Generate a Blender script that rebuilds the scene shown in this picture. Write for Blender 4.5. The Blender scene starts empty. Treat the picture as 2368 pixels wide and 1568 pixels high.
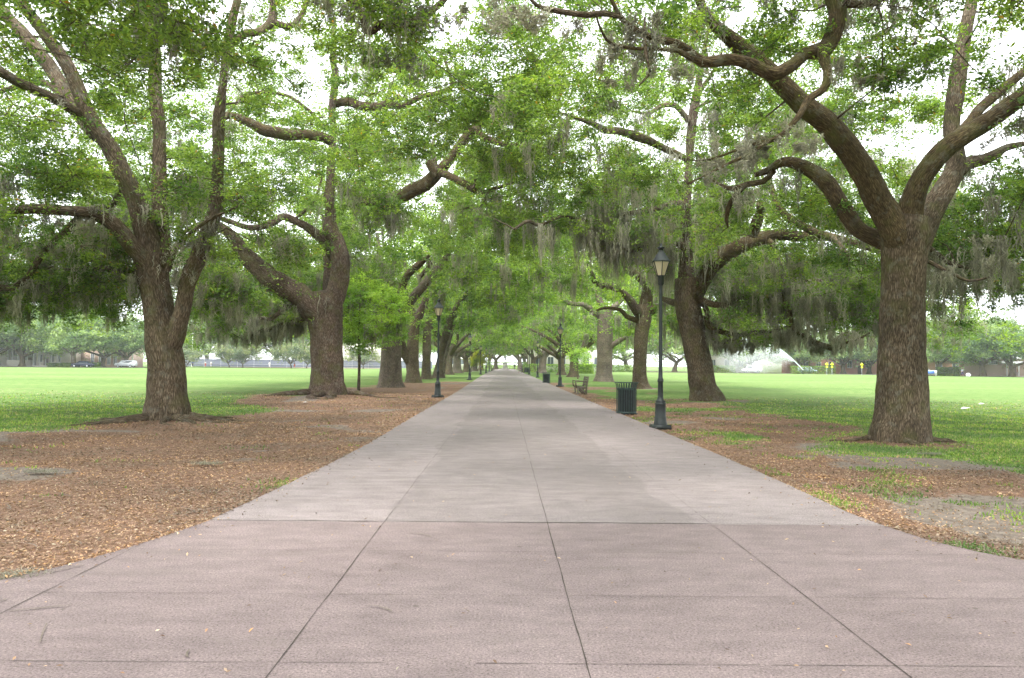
import bpy, math, random
import numpy as np
from mathutils import Vector, Matrix
R_ = math.radians
scn = bpy.context.scene
COL = scn.collection
# ------------------------------------------------------------ camera
W0, H0 = 2368.0, 1568.0          # pixel frame the measurements were taken in
FPX = 1806.0                     # focal length in those pixels
CAM = np.array([0.0, 0.0, 1.6])
yd = np.array([1165 - W0/2, -(843 - H0/2), -FPX]); yd /= np.linalg.norm(yd)
up = np.array([0.0098, 1.0, 0.0]); up[2] = -(up[0]*yd[0] + up[1]*yd[1])/yd[2]; up /= np.linalg.norm(up)
xd = np.cross(yd, up)
RW = np.array([xd, yd, up])      # rows: world axes in camera coordinates -> world = RW @ cam
cam_d = bpy.data.cameras.new("camera"); cam_o = bpy.data.objects.new("camera", cam_d); COL.objects.link(cam_o)
cam_d.sensor_width = 36; cam_d.lens = 36*FPX/W0; cam_d.clip_start = 0.05; cam_d.clip_end = 3000
M = Matrix([list(r) for r in RW]).to_4x4(); M.translation = Vector(CAM); cam_o.matrix_world = M
scn.camera = cam_o
scn.render.resolution_x, scn.render.resolution_y = 1024, 678
# ------------------------------------------------------------ sky, sun, exposure
SUN_EL, SUN_ROT = R_(62), R_(200)
wd = bpy.data.worlds.new("World"); scn.world = wd; wd.use_nodes = True
nt = wd.node_tree; nt.nodes.clear()
sky = nt.nodes.new('ShaderNodeTexSky'); sky.sky_type = 'NISHITA'; sky.sun_disc = False
sky.sun_elevation = SUN_EL; sky.sun_rotation = SUN_ROT; sky.dust_density = 5.0; sky.air_density = 1.0; sky.ozone_density = 1.0
hs = nt.nodes.new('ShaderNodeHueSaturation'); hs.inputs['Saturation'].default_value = 0.22
nt.links.new(sky.outputs[0], hs.inputs['Color'])
# overcast: veil the blue with an even pale cloud layer
mxw = nt.nodes.new('ShaderNodeMixRGB'); mxw.inputs[0].default_value = 0.55
mxw.inputs[2].default_value = (15.0, 15.4, 16.2, 1)
nt.links.new(hs.outputs[0], mxw.inputs[1])
bg = nt.nodes.new('ShaderNodeBackground'); bg.inputs[1].default_value = 0.15
wo = nt.nodes.new('ShaderNodeOutputWorld')
nt.links.new(mxw.outputs[0], bg.inputs[0]); nt.links.new(bg.outputs[0], wo.inputs[0])
sl = bpy.data.lights.new("sun", 'SUN'); sl.energy = 1.5; sl.angle = R_(14); sl.color = (1.0, 0.96, 0.88)
so = bpy.data.objects.new("sun", sl); COL.objects.link(so)
sdir = Vector((math.sin(SUN_ROT)*math.cos(SUN_EL), math.cos(SUN_ROT)*math.cos(SUN_EL), math.sin(SUN_EL)))
so.rotation_euler = sdir.to_track_quat('Z', 'Y').to_euler(); so.location = (0, -20, 60)
vs = scn.view_settings; vs.view_transform = 'Standard'; vs.look = 'None'; vs.gamma = 1; vs.exposure = 1.32
try: scn.display_settings.display_device = 'sRGB'
except Exception: pass
cy = scn.cycles
cy.max_bounces = 8; cy.diffuse_bounces = 5; cy.transmission_bounces = 5; cy.glossy_bounces = 2; cy.transparent_max_bounces = 12
cy.volume_bounces = 1; cy.use_denoising = True
cy.caustics_reflective = False; cy.caustics_refractive = False
try: cy.denoiser = 'OPENIMAGEDENOISE'; cy.denoising_input_passes = 'RGB_ALBEDO_NORMAL'
except Exception: pass
# ------------------------------------------------------------ picture <-> place
def P(px, py, Y):                # world point seen at pixel (px,py) at depth Y along the walk
    d = RW @ np.array([px - W0/2, -(py - H0/2), -FPX]); t = (Y - CAM[1])/d[1]
    return CAM + d*t
def G(px, py, z=0.0):            # ground point under pixel
    d = RW @ np.array([px - W0/2, -(py - H0/2), -FPX]); t = (z - CAM[2])/d[2]
    return CAM + d*t
def proj(p):                     # world (n,3) -> px, py, depth
    c = (np.atleast_2d(p) - CAM) @ RW
    z = -c[:, 2]; zz = np.where(z > 0.1, z, 0.1)
    return c[:, 0]/zz*FPX + W0/2, -c[:, 1]/zz*FPX + H0/2, z
def GX(px, Y, z=0.0):
    py = 850.0
    for _ in range(4):
        p = P(px, py, Y); p[2] = z; py = proj(p)[1][0]
    return P(px, py, Y)
# ------------------------------------------------------------ helpers
rng = np.random.default_rng(7)
def hash3(i, j, k, s=0):
    h = (i*374761393 + j*668265263 + k*2147483647 + s*974634777) & 0xffffffff
    h = ((h ^ (h >> 13))*1274126177) & 0xffffffff
    h = h ^ (h >> 16)
    return (h & 0xffff)/65535.0
def vnoise(p, s=0):
    p = np.asarray(p, dtype=np.float64); i = np.floor(p).astype(np.int64); f = p - i; f = f*f*(3 - 2*f)
    r = 0
    for a in (0, 1):
        for b in (0, 1):
            for c in (0, 1):
                w = (f[..., 0] if a else 1 - f[..., 0])*(f[..., 1] if b else 1 - f[..., 1])*(f[..., 2] if c else 1 - f[..., 2])
                r = r + w*hash3(i[..., 0] + a, i[..., 1] + b, i[..., 2] + c, s)
    return r*2 - 1
def fbm(p, o=3, s=0):
    r = 0; a = 1.0; p = np.asarray(p, float)
    for k in range(o): r = r + a*vnoise(p*(2**k), s + k); a *= 0.5
    return r
def mesh(name, V, F, mat=None, parent=None, smooth=False, attrs=None, link=True):
    """V (n,3); F array (m,k) or list of such arrays"""
    if not isinstance(F, (list, tuple)): F = [F]
    F = [np.asarray(f, dtype=np.int32) for f in F if len(f)]
    me = bpy.data.meshes.new(name)
    V = np.ascontiguousarray(V, dtype=np.float32); n = len(V)
    me.vertices.add(n); me.vertices.foreach_set('co', V.ravel())
    loops = np.concatenate([f.ravel() for f in F]); tot = np.concatenate([np.full(len(f), f.shape[1], np.int32) for f in F])
    st = np.concatenate([[0], np.cumsum(tot)[:-1]]).astype(np.int32)
    me.loops.add(len(loops)); me.loops.foreach_set('vertex_index', loops)
    me.polygons.add(len(tot)); me.polygons.foreach_set('loop_start', st); me.polygons.foreach_set('loop_total', tot)
    if smooth: me.polygons.foreach_set('use_smooth', np.ones(len(tot), bool))
    for k, a in (attrs or {}).items():
        a = np.asarray(a, np.float32)
        if a.ndim == 2: at = me.attributes.new(k, 'FLOAT_VECTOR', 'POINT'); at.data.foreach_set('vector', a.ravel())
        else: at = me.attributes.new(k, 'FLOAT', 'POINT'); at.data.foreach_set('value', a)
    me.update(calc_edges=True)
    if mat is not None:
        for m in (mat if isinstance(mat, (list, tuple)) else [mat]): me.materials.append(m)
    o = bpy.data.objects.new(name, me)
    if link: COL.objects.link(o)
    if parent is not None: o.parent = parent
    return o
class MB:
    def __init__(s): s.V = []; s.F = {}; s.n = 0; s.A = []
    def add(s, V, *Fs, a=None):
        V = np.asarray(V, float).reshape(-1, 3)
        for F in Fs:
            F = np.asarray(F, int)
            s.F.setdefault(F.shape[1], []).append(F + s.n)
        s.V.append(V); s.A.append(np.asarray(a) if a is not None else np.zeros((len(V), 3))); s.n += len(V)
    def box(s, c, d, rz=0.0, taper=1.0, rot=None):
        x, y, z = d[0]/2, d[1]/2, d[2]/2
        v = np.array([[-x, -y, -z], [x, -y, -z], [x, y, -z], [-x, y, -z], [-x*taper, -y*taper, z], [x*taper, -y*taper, z], [x*taper, y*taper, z], [-x*taper, y*taper, z]])
        if rot is not None: v = v @ np.array(rot).T
        if rz: c_, s_ = math.cos(rz), math.sin(rz); v = v @ np.array([[c_, s_, 0], [-s_, c_, 0], [0, 0, 1]])
        s.add(v + np.array(c), [[0, 3, 2, 1], [4, 5, 6, 7], [0, 1, 5, 4], [1, 2, 6, 5], [2, 3, 7, 6], [3, 0, 4, 7]])
    def bar(s, a, b, w, h):
        a = np.array(a, float); b = np.array(b, float); d = b - a; L = np.linalg.norm(d); d /= L
        u = np.cross(d, [0, 0, 1.0]); 
        if np.linalg.norm(u) < 1e-3: u = np.array([1.0, 0, 0])
        u /= np.linalg.norm(u); v = np.cross(u, d)
        s.box((a + b)/2, (w, L, h), rot=np.array([u, d, v]).T)
    def lathe(s, prof, c=(0, 0, 0), n=20, ph=0.0, cap=True):
        th = np.arange(n)*2*np.pi/n + ph; V = []
        for r, z in prof: V.append(np.stack([r*np.cos(th), r*np.sin(th), np.full(n, z)], 1))
        V = np.concatenate(V) + np.array(c); k = np.arange(n); k2 = (k + 1) % n
        F = np.concatenate([np.stack([i*n + k, i*n + k2, (i+1)*n + k2, (i+1)*n + k], 1) for i in range(len(prof) - 1)])
        s.add(V, F)
        if cap:
            for i, pr in ((0, prof[0]), (len(prof) - 1, prof[-1])):
                if pr[0] > 1e-4:
                    q = V[i*n:(i+1)*n]; cc = q.mean(0); f = np.stack([k, k2, np.full(n, n)], 1)
                    s.add(np.vstack([q, cc]), f if i else f[:, ::-1])
    def prism(s, poly, axis_a, axis_b, axis_n, o, t):
        """extrude 2D polygon (list of (a,b)) by t along n"""
        A, B, N, o = (np.array(q, float) for q in (axis_a, axis_b, axis_n, o))
        p = np.array([o + a*A + b*B for a, b in poly]); n = len(p)
        s.add(np.vstack([p - N*t/2, p + N*t/2]), [list(range(n))[::-1]], [list(range(n, 2*n))])
        k = np.arange(n); k2 = (k + 1) % n
        s.F.setdefault(4, []).append(np.stack([k, k2, k2 + n, k + n], 1) + s.n - 2*n)
    def build(s, name, mat, parent=None, smooth=False, attr=None):
        V = np.concatenate(s.V); F = [np.concatenate(f) for f in s.F.values()]
        return mesh(name, V, F, mat, parent, smooth, {attr: np.concatenate(s.A)} if attr else None)
def thing(name, label, cat, loc=(0, 0, 0), rz=0.0, group=None, scale=1.0):
    o = bpy.data.objects.new(name, None); COL.objects.link(o); o.location = loc; o.rotation_euler = (0, 0, rz)
    o.scale = (scale,)*3; o.empty_display_size = 0.2
    o['label'] = label; o['category'] = cat
    if group: o['group'] = group
    return o
def tag(o, label=None, cat=None, group=None, kind=None):
    if label: o['label'] = label
    if cat: o['category'] = cat
    if group: o['group'] = group
    if kind: o['kind'] = kind
    return o
def copy_thing(src, loc, rz, label, scale=1.0, group=None):
    kids = [c for c in bpy.data.objects if c.parent == src]
    r = src.copy(); COL.objects.link(r); r.location = loc; r.rotation_euler = (0, 0, rz)
    r.scale = (scale,)*3 if not isinstance(scale, tuple) else scale; r['label'] = label
    if group: r['group'] = group
    for ch in kids:
        c = ch.copy(); COL.objects.link(c); c.parent = r
        for g in [q for q in bpy.data.objects if q.parent == ch]:
            d = g.copy(); COL.objects.link(d); d.parent = c
    return r
# ------------------------------------------------------------ materials
def newmat(name):
    m = bpy.data.materials.new(name); m.use_nodes = True; nt = m.node_tree; b = nt.nodes['Principled BSDF']
    b.inputs['Specular IOR Level'].default_value = 0.3
    return m, nt, b
def N(nt, t, **k):
    n = nt.nodes.new(t)
    for a, v in k.items(): setattr(n, a, v)
    return n
def noise(nt, vec, scale, detail=4, rough=0.55):
    n = N(nt, 'ShaderNodeTexNoise'); n.inputs['Scale'].default_value = scale; n.inputs['Detail'].default_value = detail; n.inputs['Roughness'].default_value = rough
    if vec is not None: nt.links.new(vec, n.inputs['Vector'])
    return n.outputs['Fac']
def ramp(nt, fac, stops):
    r = N(nt, 'ShaderNodeValToRGB'); e = r.color_ramp.elements
    while len(e) < len(stops): e.new(0.5)
    for i, (p, c) in enumerate(stops):
        e[i].position = p; e[i].color = (c[0], c[1], c[2], 1) if not isinstance(c, (int, float)) else (c, c, c, 1)
    nt.links.new(fac, r.inputs[0]); return r.outputs[0]
def mix(nt, f, a, b, mode='MIX'):
    m = N(nt, 'ShaderNodeMixRGB', blend_type=mode)
    for s, v in ((m.inputs[0], f), (m.inputs[1], a), (m.inputs[2], b)):
        if isinstance(v, (int, float)): s.default_value = v if s == m.inputs[0] else (v, v, v, 1)
        elif isinstance(v, tuple): s.default_value = (*v, 1)
        else: nt.links.new(v, s)
    return m.outputs[0]
def mth(nt, op, a, b=0.0, c=None):
    m = N(nt, 'ShaderNodeMath', operation=op)
    for s, v in zip(m.inputs, (a, b, c)):
        if v is None: continue
        if isinstance(v, (int, float)): s.default_value = v
        else: nt.links.new(v, s)
    return m.outputs[0]
def bump(nt, b, h, strength, dist):
    n = N(nt, 'ShaderNodeBump'); n.inputs['Strength'].default_value = strength; n.inputs['Distance'].default_value = dist
    nt.links.new(h, n.inputs['Height']); nt.links.new(n.outputs[0], b.inputs['Normal'])
def objco(nt): return N(nt, 'ShaderNodeTexCoord').outputs['Object']
def scaled(nt, v, s):
    m = N(nt, 'ShaderNodeMapping'); m.inputs['Scale'].default_value = s; nt.links.new(v, m.inputs['Vector']); return m.outputs[0]
def paint(name, col, rough=0.6, var=0.25, scale=6.0, bmp=0.15, metal=0.0, spec=0.3):
    m, nt, b = newmat(name); v = objco(nt); n1 = noise(nt, v, scale, 5)
    c = ramp(nt, n1, [(0.3, tuple(x*(1 - var) for x in col)), (0.7, tuple(min(1, x*(1 + var)) for x in col))])
    nt.links.new(c, b.inputs['Base Color']); b.inputs['Roughness'].default_value = rough; b.inputs['Metallic'].default_value = metal
    b.inputs['Specular IOR Level'].default_value = spec
    if bmp: bump(nt, b, noise(nt, v, scale*6, 3), bmp, 0.01)
    return m
def leafmat(name, stops, trans=0.45, hue=None, nscale=0.55, tm=(1.7, 1.75, 0.75), nr=[(0.38, (0.6, 0.7, 0.75)), (0.62, (1.35, 1.25, 1.05))]):
    m, nt, b = newmat(name); out = nt.nodes['Material Output']
    g = N(nt, 'ShaderNodeNewGeometry'); c = ramp(nt, g.outputs['Random Per Island'], stops)
    n1 = noise(nt, objco(nt), nscale, 2)
    c = mix(nt, 1.0, c, ramp(nt, n1, nr), 'MULTIPLY')
    nt.links.new(c, b.inputs['Base Color']); b.inputs['Roughness'].default_value = 0.5; b.inputs['Specular IOR Level'].default_value = 0.35
    t = N(nt, 'ShaderNodeBsdfTranslucent')
    nt.links.new(mix(nt, 1.0, c, tm, 'MULTIPLY'), t.inputs[0])
    ms = N(nt, 'ShaderNodeMixShader'); ms.inputs[0].default_value = trans
    nt.links.new(b.outputs[0], ms.inputs[1]); nt.links.new(t.outputs[0], ms.inputs[2]); nt.links.new(ms.outputs[0], out.inputs[0])
    return m
OAKL = [(0.0, (0.055, 0.10, 0.03)), (0.35, (0.115, 0.195, 0.046)), (0.75, (0.185, 0.285, 0.066)), (0.985, (0.25, 0.34, 0.085)), (0.994, (0.33, 0.19, 0.05))]
M_leaf = leafmat('oak_leaf', OAKL)
M_leaf2 = leafmat('oak_leaf_light', [(0.0, (0.12, 0.20, 0.05)), (0.5, (0.19, 0.30, 0.07)), (1.0, (0.28, 0.40, 0.10))])
M_leafm = leafmat('oak_leaf_mid', [(0.0, (0.09, 0.15, 0.04)), (0.5, (0.155, 0.25, 0.06)), (0.99, (0.25, 0.36, 0.09)), (1.0, (0.33, 0.22, 0.07))])
M_leaff = leafmat('distant_leaf', [(0.0, (0.12, 0.19, 0.08)), (0.5, (0.19, 0.28, 0.12)), (1.0, (0.28, 0.37, 0.17))], 0.35, nscale=0.25)
M_moss = leafmat('spanish_moss', [(0.0, (0.23, 0.225, 0.18)), (0.5, (0.36, 0.35, 0.285)), (1.0, (0.47, 0.455, 0.375))], 0.5, nscale=0.8, tm=(1.0, 1.0, .9), nr=[(0.38, (0.72, 0.72, 0.70)), (0.62, (1.2, 1.18, 1.12))])
def barkmat(name, dark, mid, light, moss=0.3, mosscol=(0.10, 0.11, 0.03), sc=1.0):
    m, nt, b = newmat(name); at = N(nt, 'ShaderNodeAttribute', attribute_name='bark'); v = at.outputs['Vector']
    wv = N(nt, 'ShaderNodeMixRGB'); wv.blend_type = 'ADD'; wv.inputs[0].default_value = 0.09
    nn = N(nt, 'ShaderNodeTexNoise'); nn.inputs['Scale'].default_value = 5.0; nt.links.new(v, nn.inputs['Vector'])
    nt.links.new(v, wv.inputs[1]); nt.links.new(nn.outputs['Color'], wv.inputs[2])
    sv = scaled(nt, wv.outputs[0], (21*sc, 21*sc, 2.6*sc))
    vo = N(nt, 'ShaderNodeTexVoronoi', feature='DISTANCE_TO_EDGE'); vo.inputs['Scale'].default_value = 1.6; nt.links.new(sv, vo.inputs['Vector'])
    fine = noise(nt, scaled(nt, v, (26*sc, 26*sc, 4.5*sc)), 1.6, 6, 0.7)
    plates = mth(nt, 'MULTIPLY', mth(nt, 'MINIMUM', mth(nt, 'MULTIPLY', vo.outputs['Distance'], 2.6), 1.0), 0.42)
    h = mth(nt, 'ADD', plates, mth(nt, 'MULTIPLY', fine, 0.85))
    c = ramp(nt, h, [(0.36, dark), (0.62, mid), (0.95, light)])
    big = noise(nt, v, 1.1, 4)
    c = mix(nt, 1.0, c, ramp(nt, big, [(0.3, 0.62), (0.7, 1.3)]), 'MULTIPLY')
    ms = noise(nt, v, 1.9, 5, 0.6)
    mf = mth(nt, 'MULTIPLY', ramp(nt, ms, [(0.5, 0.0), (0.68, 1.0)]), moss)
    c = mix(nt, mf, c, mosscol)
    li = noise(nt, v, 4.2, 6, 0.7); c = mix(nt, mth(nt, 'MULTIPLY', ramp(nt, li, [(0.54, 0.0), (0.62, 1.0)]), 0.28), c, (0.22, 0.225, 0.185))
    dk = noise(nt, scaled(nt, v, (2.2, 2.2, 0.6)), 1.0, 4); c = mix(nt, ramp(nt, dk, [(0.52, 0.0), (0.75, 0.35)]), c, (0.035, 0.028, 0.02))
    nt.links.new(c, b.inputs['Base Color']); b.inputs['Roughness'].default_value = 0.92; b.inputs['Specular IOR Level'].default_value = 0.15
    bump(nt, b, h, 0.9, 0.035)
    return m
M_bark = barkmat('bark_grey_brown', (0.036, 0.026, 0.017), (0.125, 0.093, 0.062), (0.27, 0.215, 0.155), 0.5)
M_barkr = barkmat('bark_red_brown', (0.034, 0.022, 0.016), (0.12, 0.083, 0.062), (0.27, 0.215, 0.175), 0.5)
M_barkf = barkmat('bark_fern_covered', (0.03, 0.021, 0.012), (0.095, 0.068, 0.036), (0.17, 0.13, 0.07), 0.6)
M_barkp = barkmat('bark_pale', (0.065, 0.05, 0.04), (0.18, 0.145, 0.115), (0.32, 0.27, 0.22), 0.3)
M_twig = paint('twig_bark', (0.085, 0.065, 0.045), 0.9, 0.3, 3, 0)
# ------------------------------------------------------------ oaks
def spline(pts, rad, step):
    pts = np.asarray(pts, float); rad = np.asarray(rad, float)
    if len(pts) == 2: pts = np.array([pts[0], (pts[0] + pts[1])/2, pts[1]]); rad = np.array([rad[0], rad.mean(), rad[1]])
    q = np.vstack([2*pts[0] - pts[1], pts, 2*pts[-1] - pts[-2]]); out = []; ro = []
    for i in range(1, len(q) - 2):
        n = max(2, int(np.linalg.norm(q[i+1] - q[i])/step)); t = (np.arange(n)/n)[:, None]
        a, b, c, d = q[i-1], q[i], q[i+1], q[i+2]
        out.append(0.5*((2*b) + (-a + c)*t + (2*a - 5*b + 4*c - d)*t**2 + (-a + 3*b - 3*c + d)*t**3))
        tt = t[:, 0]; tt = tt*tt*(3 - 2*tt); ro.append(rad[i-1]*(1 - tt) + rad[i]*tt)
    out.append(pts[-1:]); ro.append(rad[-1:])
    return np.concatenate(out), np.concatenate(ro)
def frames(p):
    t = np.gradient(p, axis=0); t /= np.linalg.norm(t, axis=1)[:, None] + 1e-9
    u = np.cross(t[0], [0.3, 1, 0.1]); 
    if np.linalg.norm(u) < 0.1: u = np.cross(t[0], [1, 0, 0])
    u /= np.linalg.norm(u); U = [u]
    for i in range(1, len(p)):
        u = U[-1] - t[i]*np.dot(U[-1], t[i]); U.append(u/(np.linalg.norm(u) + 1e-9))
    U = np.array(U); return U, np.cross(t, U), t
def tube(p, r, sides, seed=0, lump=0.08, ridge=0.0, flare=None, cap=True):
    n = len(p); U, Vv, t = frames(p); th = np.arange(sides)*2*np.pi/sides
    L = np.concatenate([[0], np.cumsum(np.linalg.norm(np.diff(p, axis=0), axis=1))])
    ct, st = np.cos(th)[None, :], np.sin(th)[None, :]; rr = np.maximum(r[:, None], 0.03)
    bk = np.stack([ct*rr + seed*3.1, st*rr, np.broadcast_to(L[:, None], (n, sides))], -1)
    R = np.repeat(r[:, None], sides, 1)
    if lump: R = R*(1 + lump*fbm(bk*np.array([1.3, 1.3, 0.8])/1.0 + 5, 3, seed) + lump*0.5*vnoise(bk*np.array([4, 4, 2.0]), seed + 9))
    if ridge: R = R + ridge*(np.abs(vnoise(bk*np.array([9, 9, 1.6]), seed + 3)) - 0.3) + ridge*0.5*vnoise(bk*np.array([22, 22, 5.0]), seed + 5)
    if flare is not None: R = R*flare(th, L)
    V = p[:, None, :] + R[..., None]*(ct[..., None]*U[:, None, :] + st[..., None]*Vv[:, None, :])
    k = np.arange(sides); k2 = (k + 1) % sides; i = np.arange(n - 1)[:, None]*sides
    F = np.stack([i + k, i + k2, i + sides + k2, i + sides + k], -1).reshape(-1, 4)
    V = V.reshape(-1, 3); A = bk.reshape(-1, 3)
    return V, F, A
def tubes(mb, p, r, sides, **k):
    V, F, A = tube(p, r, sides, **k); n0 = len(V); mb.add(V, F, a=A)
    if r[-1] > 0.02:
        mb.add(np.vstack([V[-sides:], p[-1] + (p[-1] - p[-2])/np.linalg.norm(p[-1] - p[-2])*r[-1]*0.3]), np.stack([np.arange(sides), (np.arange(sides) + 1) % sides, np.full(sides, sides)], 1), a=np.vstack([A[-sides:], A[-1:]]))
KS = 4; KW, KH = int(W0/KS) + 1, int(H0/KS) + 1
KEEP = np.full((KH, KW), 1e9)
def stamp(p, r):
    px, py, z = proj(p); w = r*FPX/np.maximum(z, 0.5)
    for x, y, d, ww in zip(px/KS, py/KS, z, w/KS):
        if d < 1: continue
        ww = max(ww*0.95, 0.8); x0, x1, y0, y1 = int(x - ww), int(x + ww) + 1, int(y - ww), int(y + ww) + 1
        if x1 < 0 or y1 < 0 or x0 >= KW or y0 >= KH: continue
        s = KEEP[max(0, y0):y1, max(0, x0):x1]; np.minimum(s, d, out=s)
def hides(p, margin=0.4):
    px, py, z = proj(p); i = (py/KS).astype(int); j = (px/KS).astype(int)
    ok = (i >= 0) & (i < KH) & (j >= 0) & (j < KW) & (z > 1)
    r = np.zeros(len(z), bool); r[ok] = z[ok] < KEEP[i[ok], j[ok]] - margin
    return r & (KEEP[np.clip(i, 0, KH-1), np.clip(j, 0, KW-1)] < 1e8)
def leaves(cent, nrm, size, rg, aspect=0.42, tri=False):
    """one folded leaf blade per centre"""
    n = len(cent); a = rg.normal(size=(n, 3)); a -= nrm*(a*nrm).sum(1)[:, None]; a /= np.linalg.norm(a, axis=1)[:, None] + 1e-9
    b = np.cross(nrm, a); s = size[:, None]*rg.uniform(0.7, 1.25, (n, 1))
    v0 = cent - a*s*0.5; v2 = cent + a*s*0.5; w = b*s*aspect*0.5; l = nrm*s*0.10
    if tri:
        V = np.stack([cent - a*s*0.5 - w, cent - a*s*0.5 + w, cent + a*s*0.6], 1).reshape(-1, 3); return V, np.arange(3*n).reshape(-1, 3)
    V = np.stack([v0, cent + w + l, v2, cent - w + l], 1).reshape(-1, 3)
    return V, np.arange(4*n).reshape(-1, 4)
def leafclouds(cen, rad, nper, sprig_n, lsize, rg, cull=True, camlod=True, upb=0.7):
    """cen clump centres (n,3), rad (n) -> leaf centres grouped in sprigs, sizes"""
    C = []; S = []; TW = []
    for c, r, m in zip(cen, rad, nper):
        k = max(3, int(m/sprig_n)); loose = rg.random(k) < 0.22; ns = max(2, k//6); sub = rg.normal(size=(ns, 3))*np.array([0.58, 0.58, 0.34])*r; sub[:, 2] -= 0.1*(sub[:, 0]**2 + sub[:, 1]**2)/max(r, .3)
        si = rg.integers(0, ns, k); d = sub[si] + rg.normal(size=(k, 3))*np.array([1, 1, 0.6])*max(0.11, lsize*1.1)*np.where(loose, 3.0, 1.0)[:, None]
        C.append(c + d); TW.append(c + sub[si]*0.75)
    C = np.concatenate(C); TW = np.concatenate(TW)
    if cull:
        keep = ~(hides(C) & (rg.random(len(C)) < 0.965)); C, TW = C[keep], TW[keep]
    n = len(C); m = sprig_n
    dist = np.linalg.norm(C - CAM, axis=1)
    lp = np.repeat(C, m, 0) + rg.normal(size=(n*m, 3))*np.array([1, 1, 0.55])*np.repeat(np.clip(lsize*0.95, 0.07, 0.8)*np.ones(n), m)[:, None]
    nr = rg.normal(size=(n*m, 3)); nr[:, 2] = np.abs(nr[:, 2]) + upb; nr /= np.linalg.norm(nr, axis=1)[:, None]
    return lp, nr, np.full(n*m, lsize), C, TW
def mosstufts(anchors, rg, lmin=0.3, lmax=1.3, strands=22, wid=0.022, segs=5, spread=0.22, cull=False):
    """each anchor carries a small curtain: a few hanging columns of tangled strands"""
    cpa = 3; na = len(anchors); A = np.repeat(anchors, cpa, 0); dirn = rg.uniform(0, np.pi, na); dd = np.repeat(np.stack([np.cos(dirn), np.sin(dirn)], 1), cpa, 0)
    A = A.copy(); A[:, :2] += dd*(rg.uniform(-1, 1, (len(A), 1))*spread*1.6); Lc = np.repeat(rg.uniform(lmin, lmax, na)**1.0, cpa)*rg.uniform(0.45, 1.0, len(A))
    Lc = np.minimum(Lc, np.maximum(0.2, (A[:, 2] - 1.8)*rg.uniform(0.3, 0.9, len(A))))
    n = len(A)*strands; a = np.repeat(A, strands, 0); Lm = np.repeat(Lc, strands); t0 = rg.random(n)**1.6*0.6   # strands start along the column
    cw = spread*0.33*(0.5 + 0.7*np.minimum(1, Lm)); off = rg.normal(size=(n, 2))*(cw*(1 - 0.75*t0))[:, None]
    L = Lm*(1 - t0)*rg.uniform(0.35, 1.0, n)*np.exp(-((off**2).sum(1))/(cw**2)*0.25); p0 = a - np.stack([t0*0, t0*0, t0*Lm], 1); p0[:, :2] += off
    if cull:       # moss does not grow across the open faces of the big limbs
        bad = np.zeros(n, bool)
        for t in (0.1, 0.5, 0.95): bad |= hides(p0 - np.stack([t0*0, t0*0, L*t], 1), 0.45)
        kp = ~(bad & (rg.random(n) < 0.9)); p0, L, off, n = p0[kp], L[kp], off[kp], int(kp.sum())
    ang = rg.uniform(0, np.pi, n); w = np.stack([np.cos(ang), np.sin(ang), np.zeros(n)], 1)*wid*rg.uniform(0.5, 1.3, (n, 1)); rows = []; dr = rg.normal(size=(n, 2))*0.025
    for k in range(segs + 1):
        t = k/segs; p = p0.copy(); p[:, 2] -= L*t; p[:, :2] -= off*0.5*t; p[:, :2] += dr*t + rg.normal(size=(n, 2))*0.026
        ww = w*(1.0 - 0.8*t**2)*(0.55 if k % 2 else 1.15); rows.append(p - ww); rows.append(p + ww)
    V = np.stack(rows, 1).reshape(-1, 3); q = 2*(segs + 1); b = (np.arange(n)*q)[:, None]
    F = np.concatenate([np.stack([b[:, 0] + 2*k, b[:, 0] + 2*k + 1, b[:, 0] + 2*k + 3, b[:, 0] + 2*k + 2], 1) for k in range(segs)])
    return V, F
def region(rg, px, py, Y, n):
    """clump centres in a frustum-shaped block of space measured in the photo"""
    return np.array([P(rg.uniform(*px), rg.uniform(*py), rg.uniform(*Y)) for _ in range(n)])
def crown_pts(rg, cx, cy, R, H, n, zpath=6.6, zout=3.0, zmid=5.6, Ry=None, xin=None):
    sd = 1.0 if cx > 0 else -1.0; out = []; n = int(n*(1.2 if cy < 30 else 0.98))
    while len(out) < n:
        r = math.sqrt(rg.random()); th = rg.random()*2*math.pi; x = cx + R*r*math.cos(th); y = cy + (Ry or R)*r*math.sin(th)
        if xin is not None and x*sd < xin: continue
        o = sd*(x - cx)/R
        zt = zmid + (H - zmid)*math.sqrt(max(0, 1 - 0.92*r*r))
        zb = zmid - (zmid - zout)*r**2.2 if o > 0 else zmid + (zpath - zmid)*min(1, -o*1.6) - (0.9*max(0, r - 0.75)*4*(1 + o) if o > -0.6 else 0)
        v = rg.random(); z = zb + (max(zt - zb, 1.0))*v**1.35
        # open, cloudy structure
        if vnoise(np.array([[x*0.36, y*0.36, z*0.5]]), 11)[0] < -0.12: continue
        out.append((x, y, z))
    return np.array(out)
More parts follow.
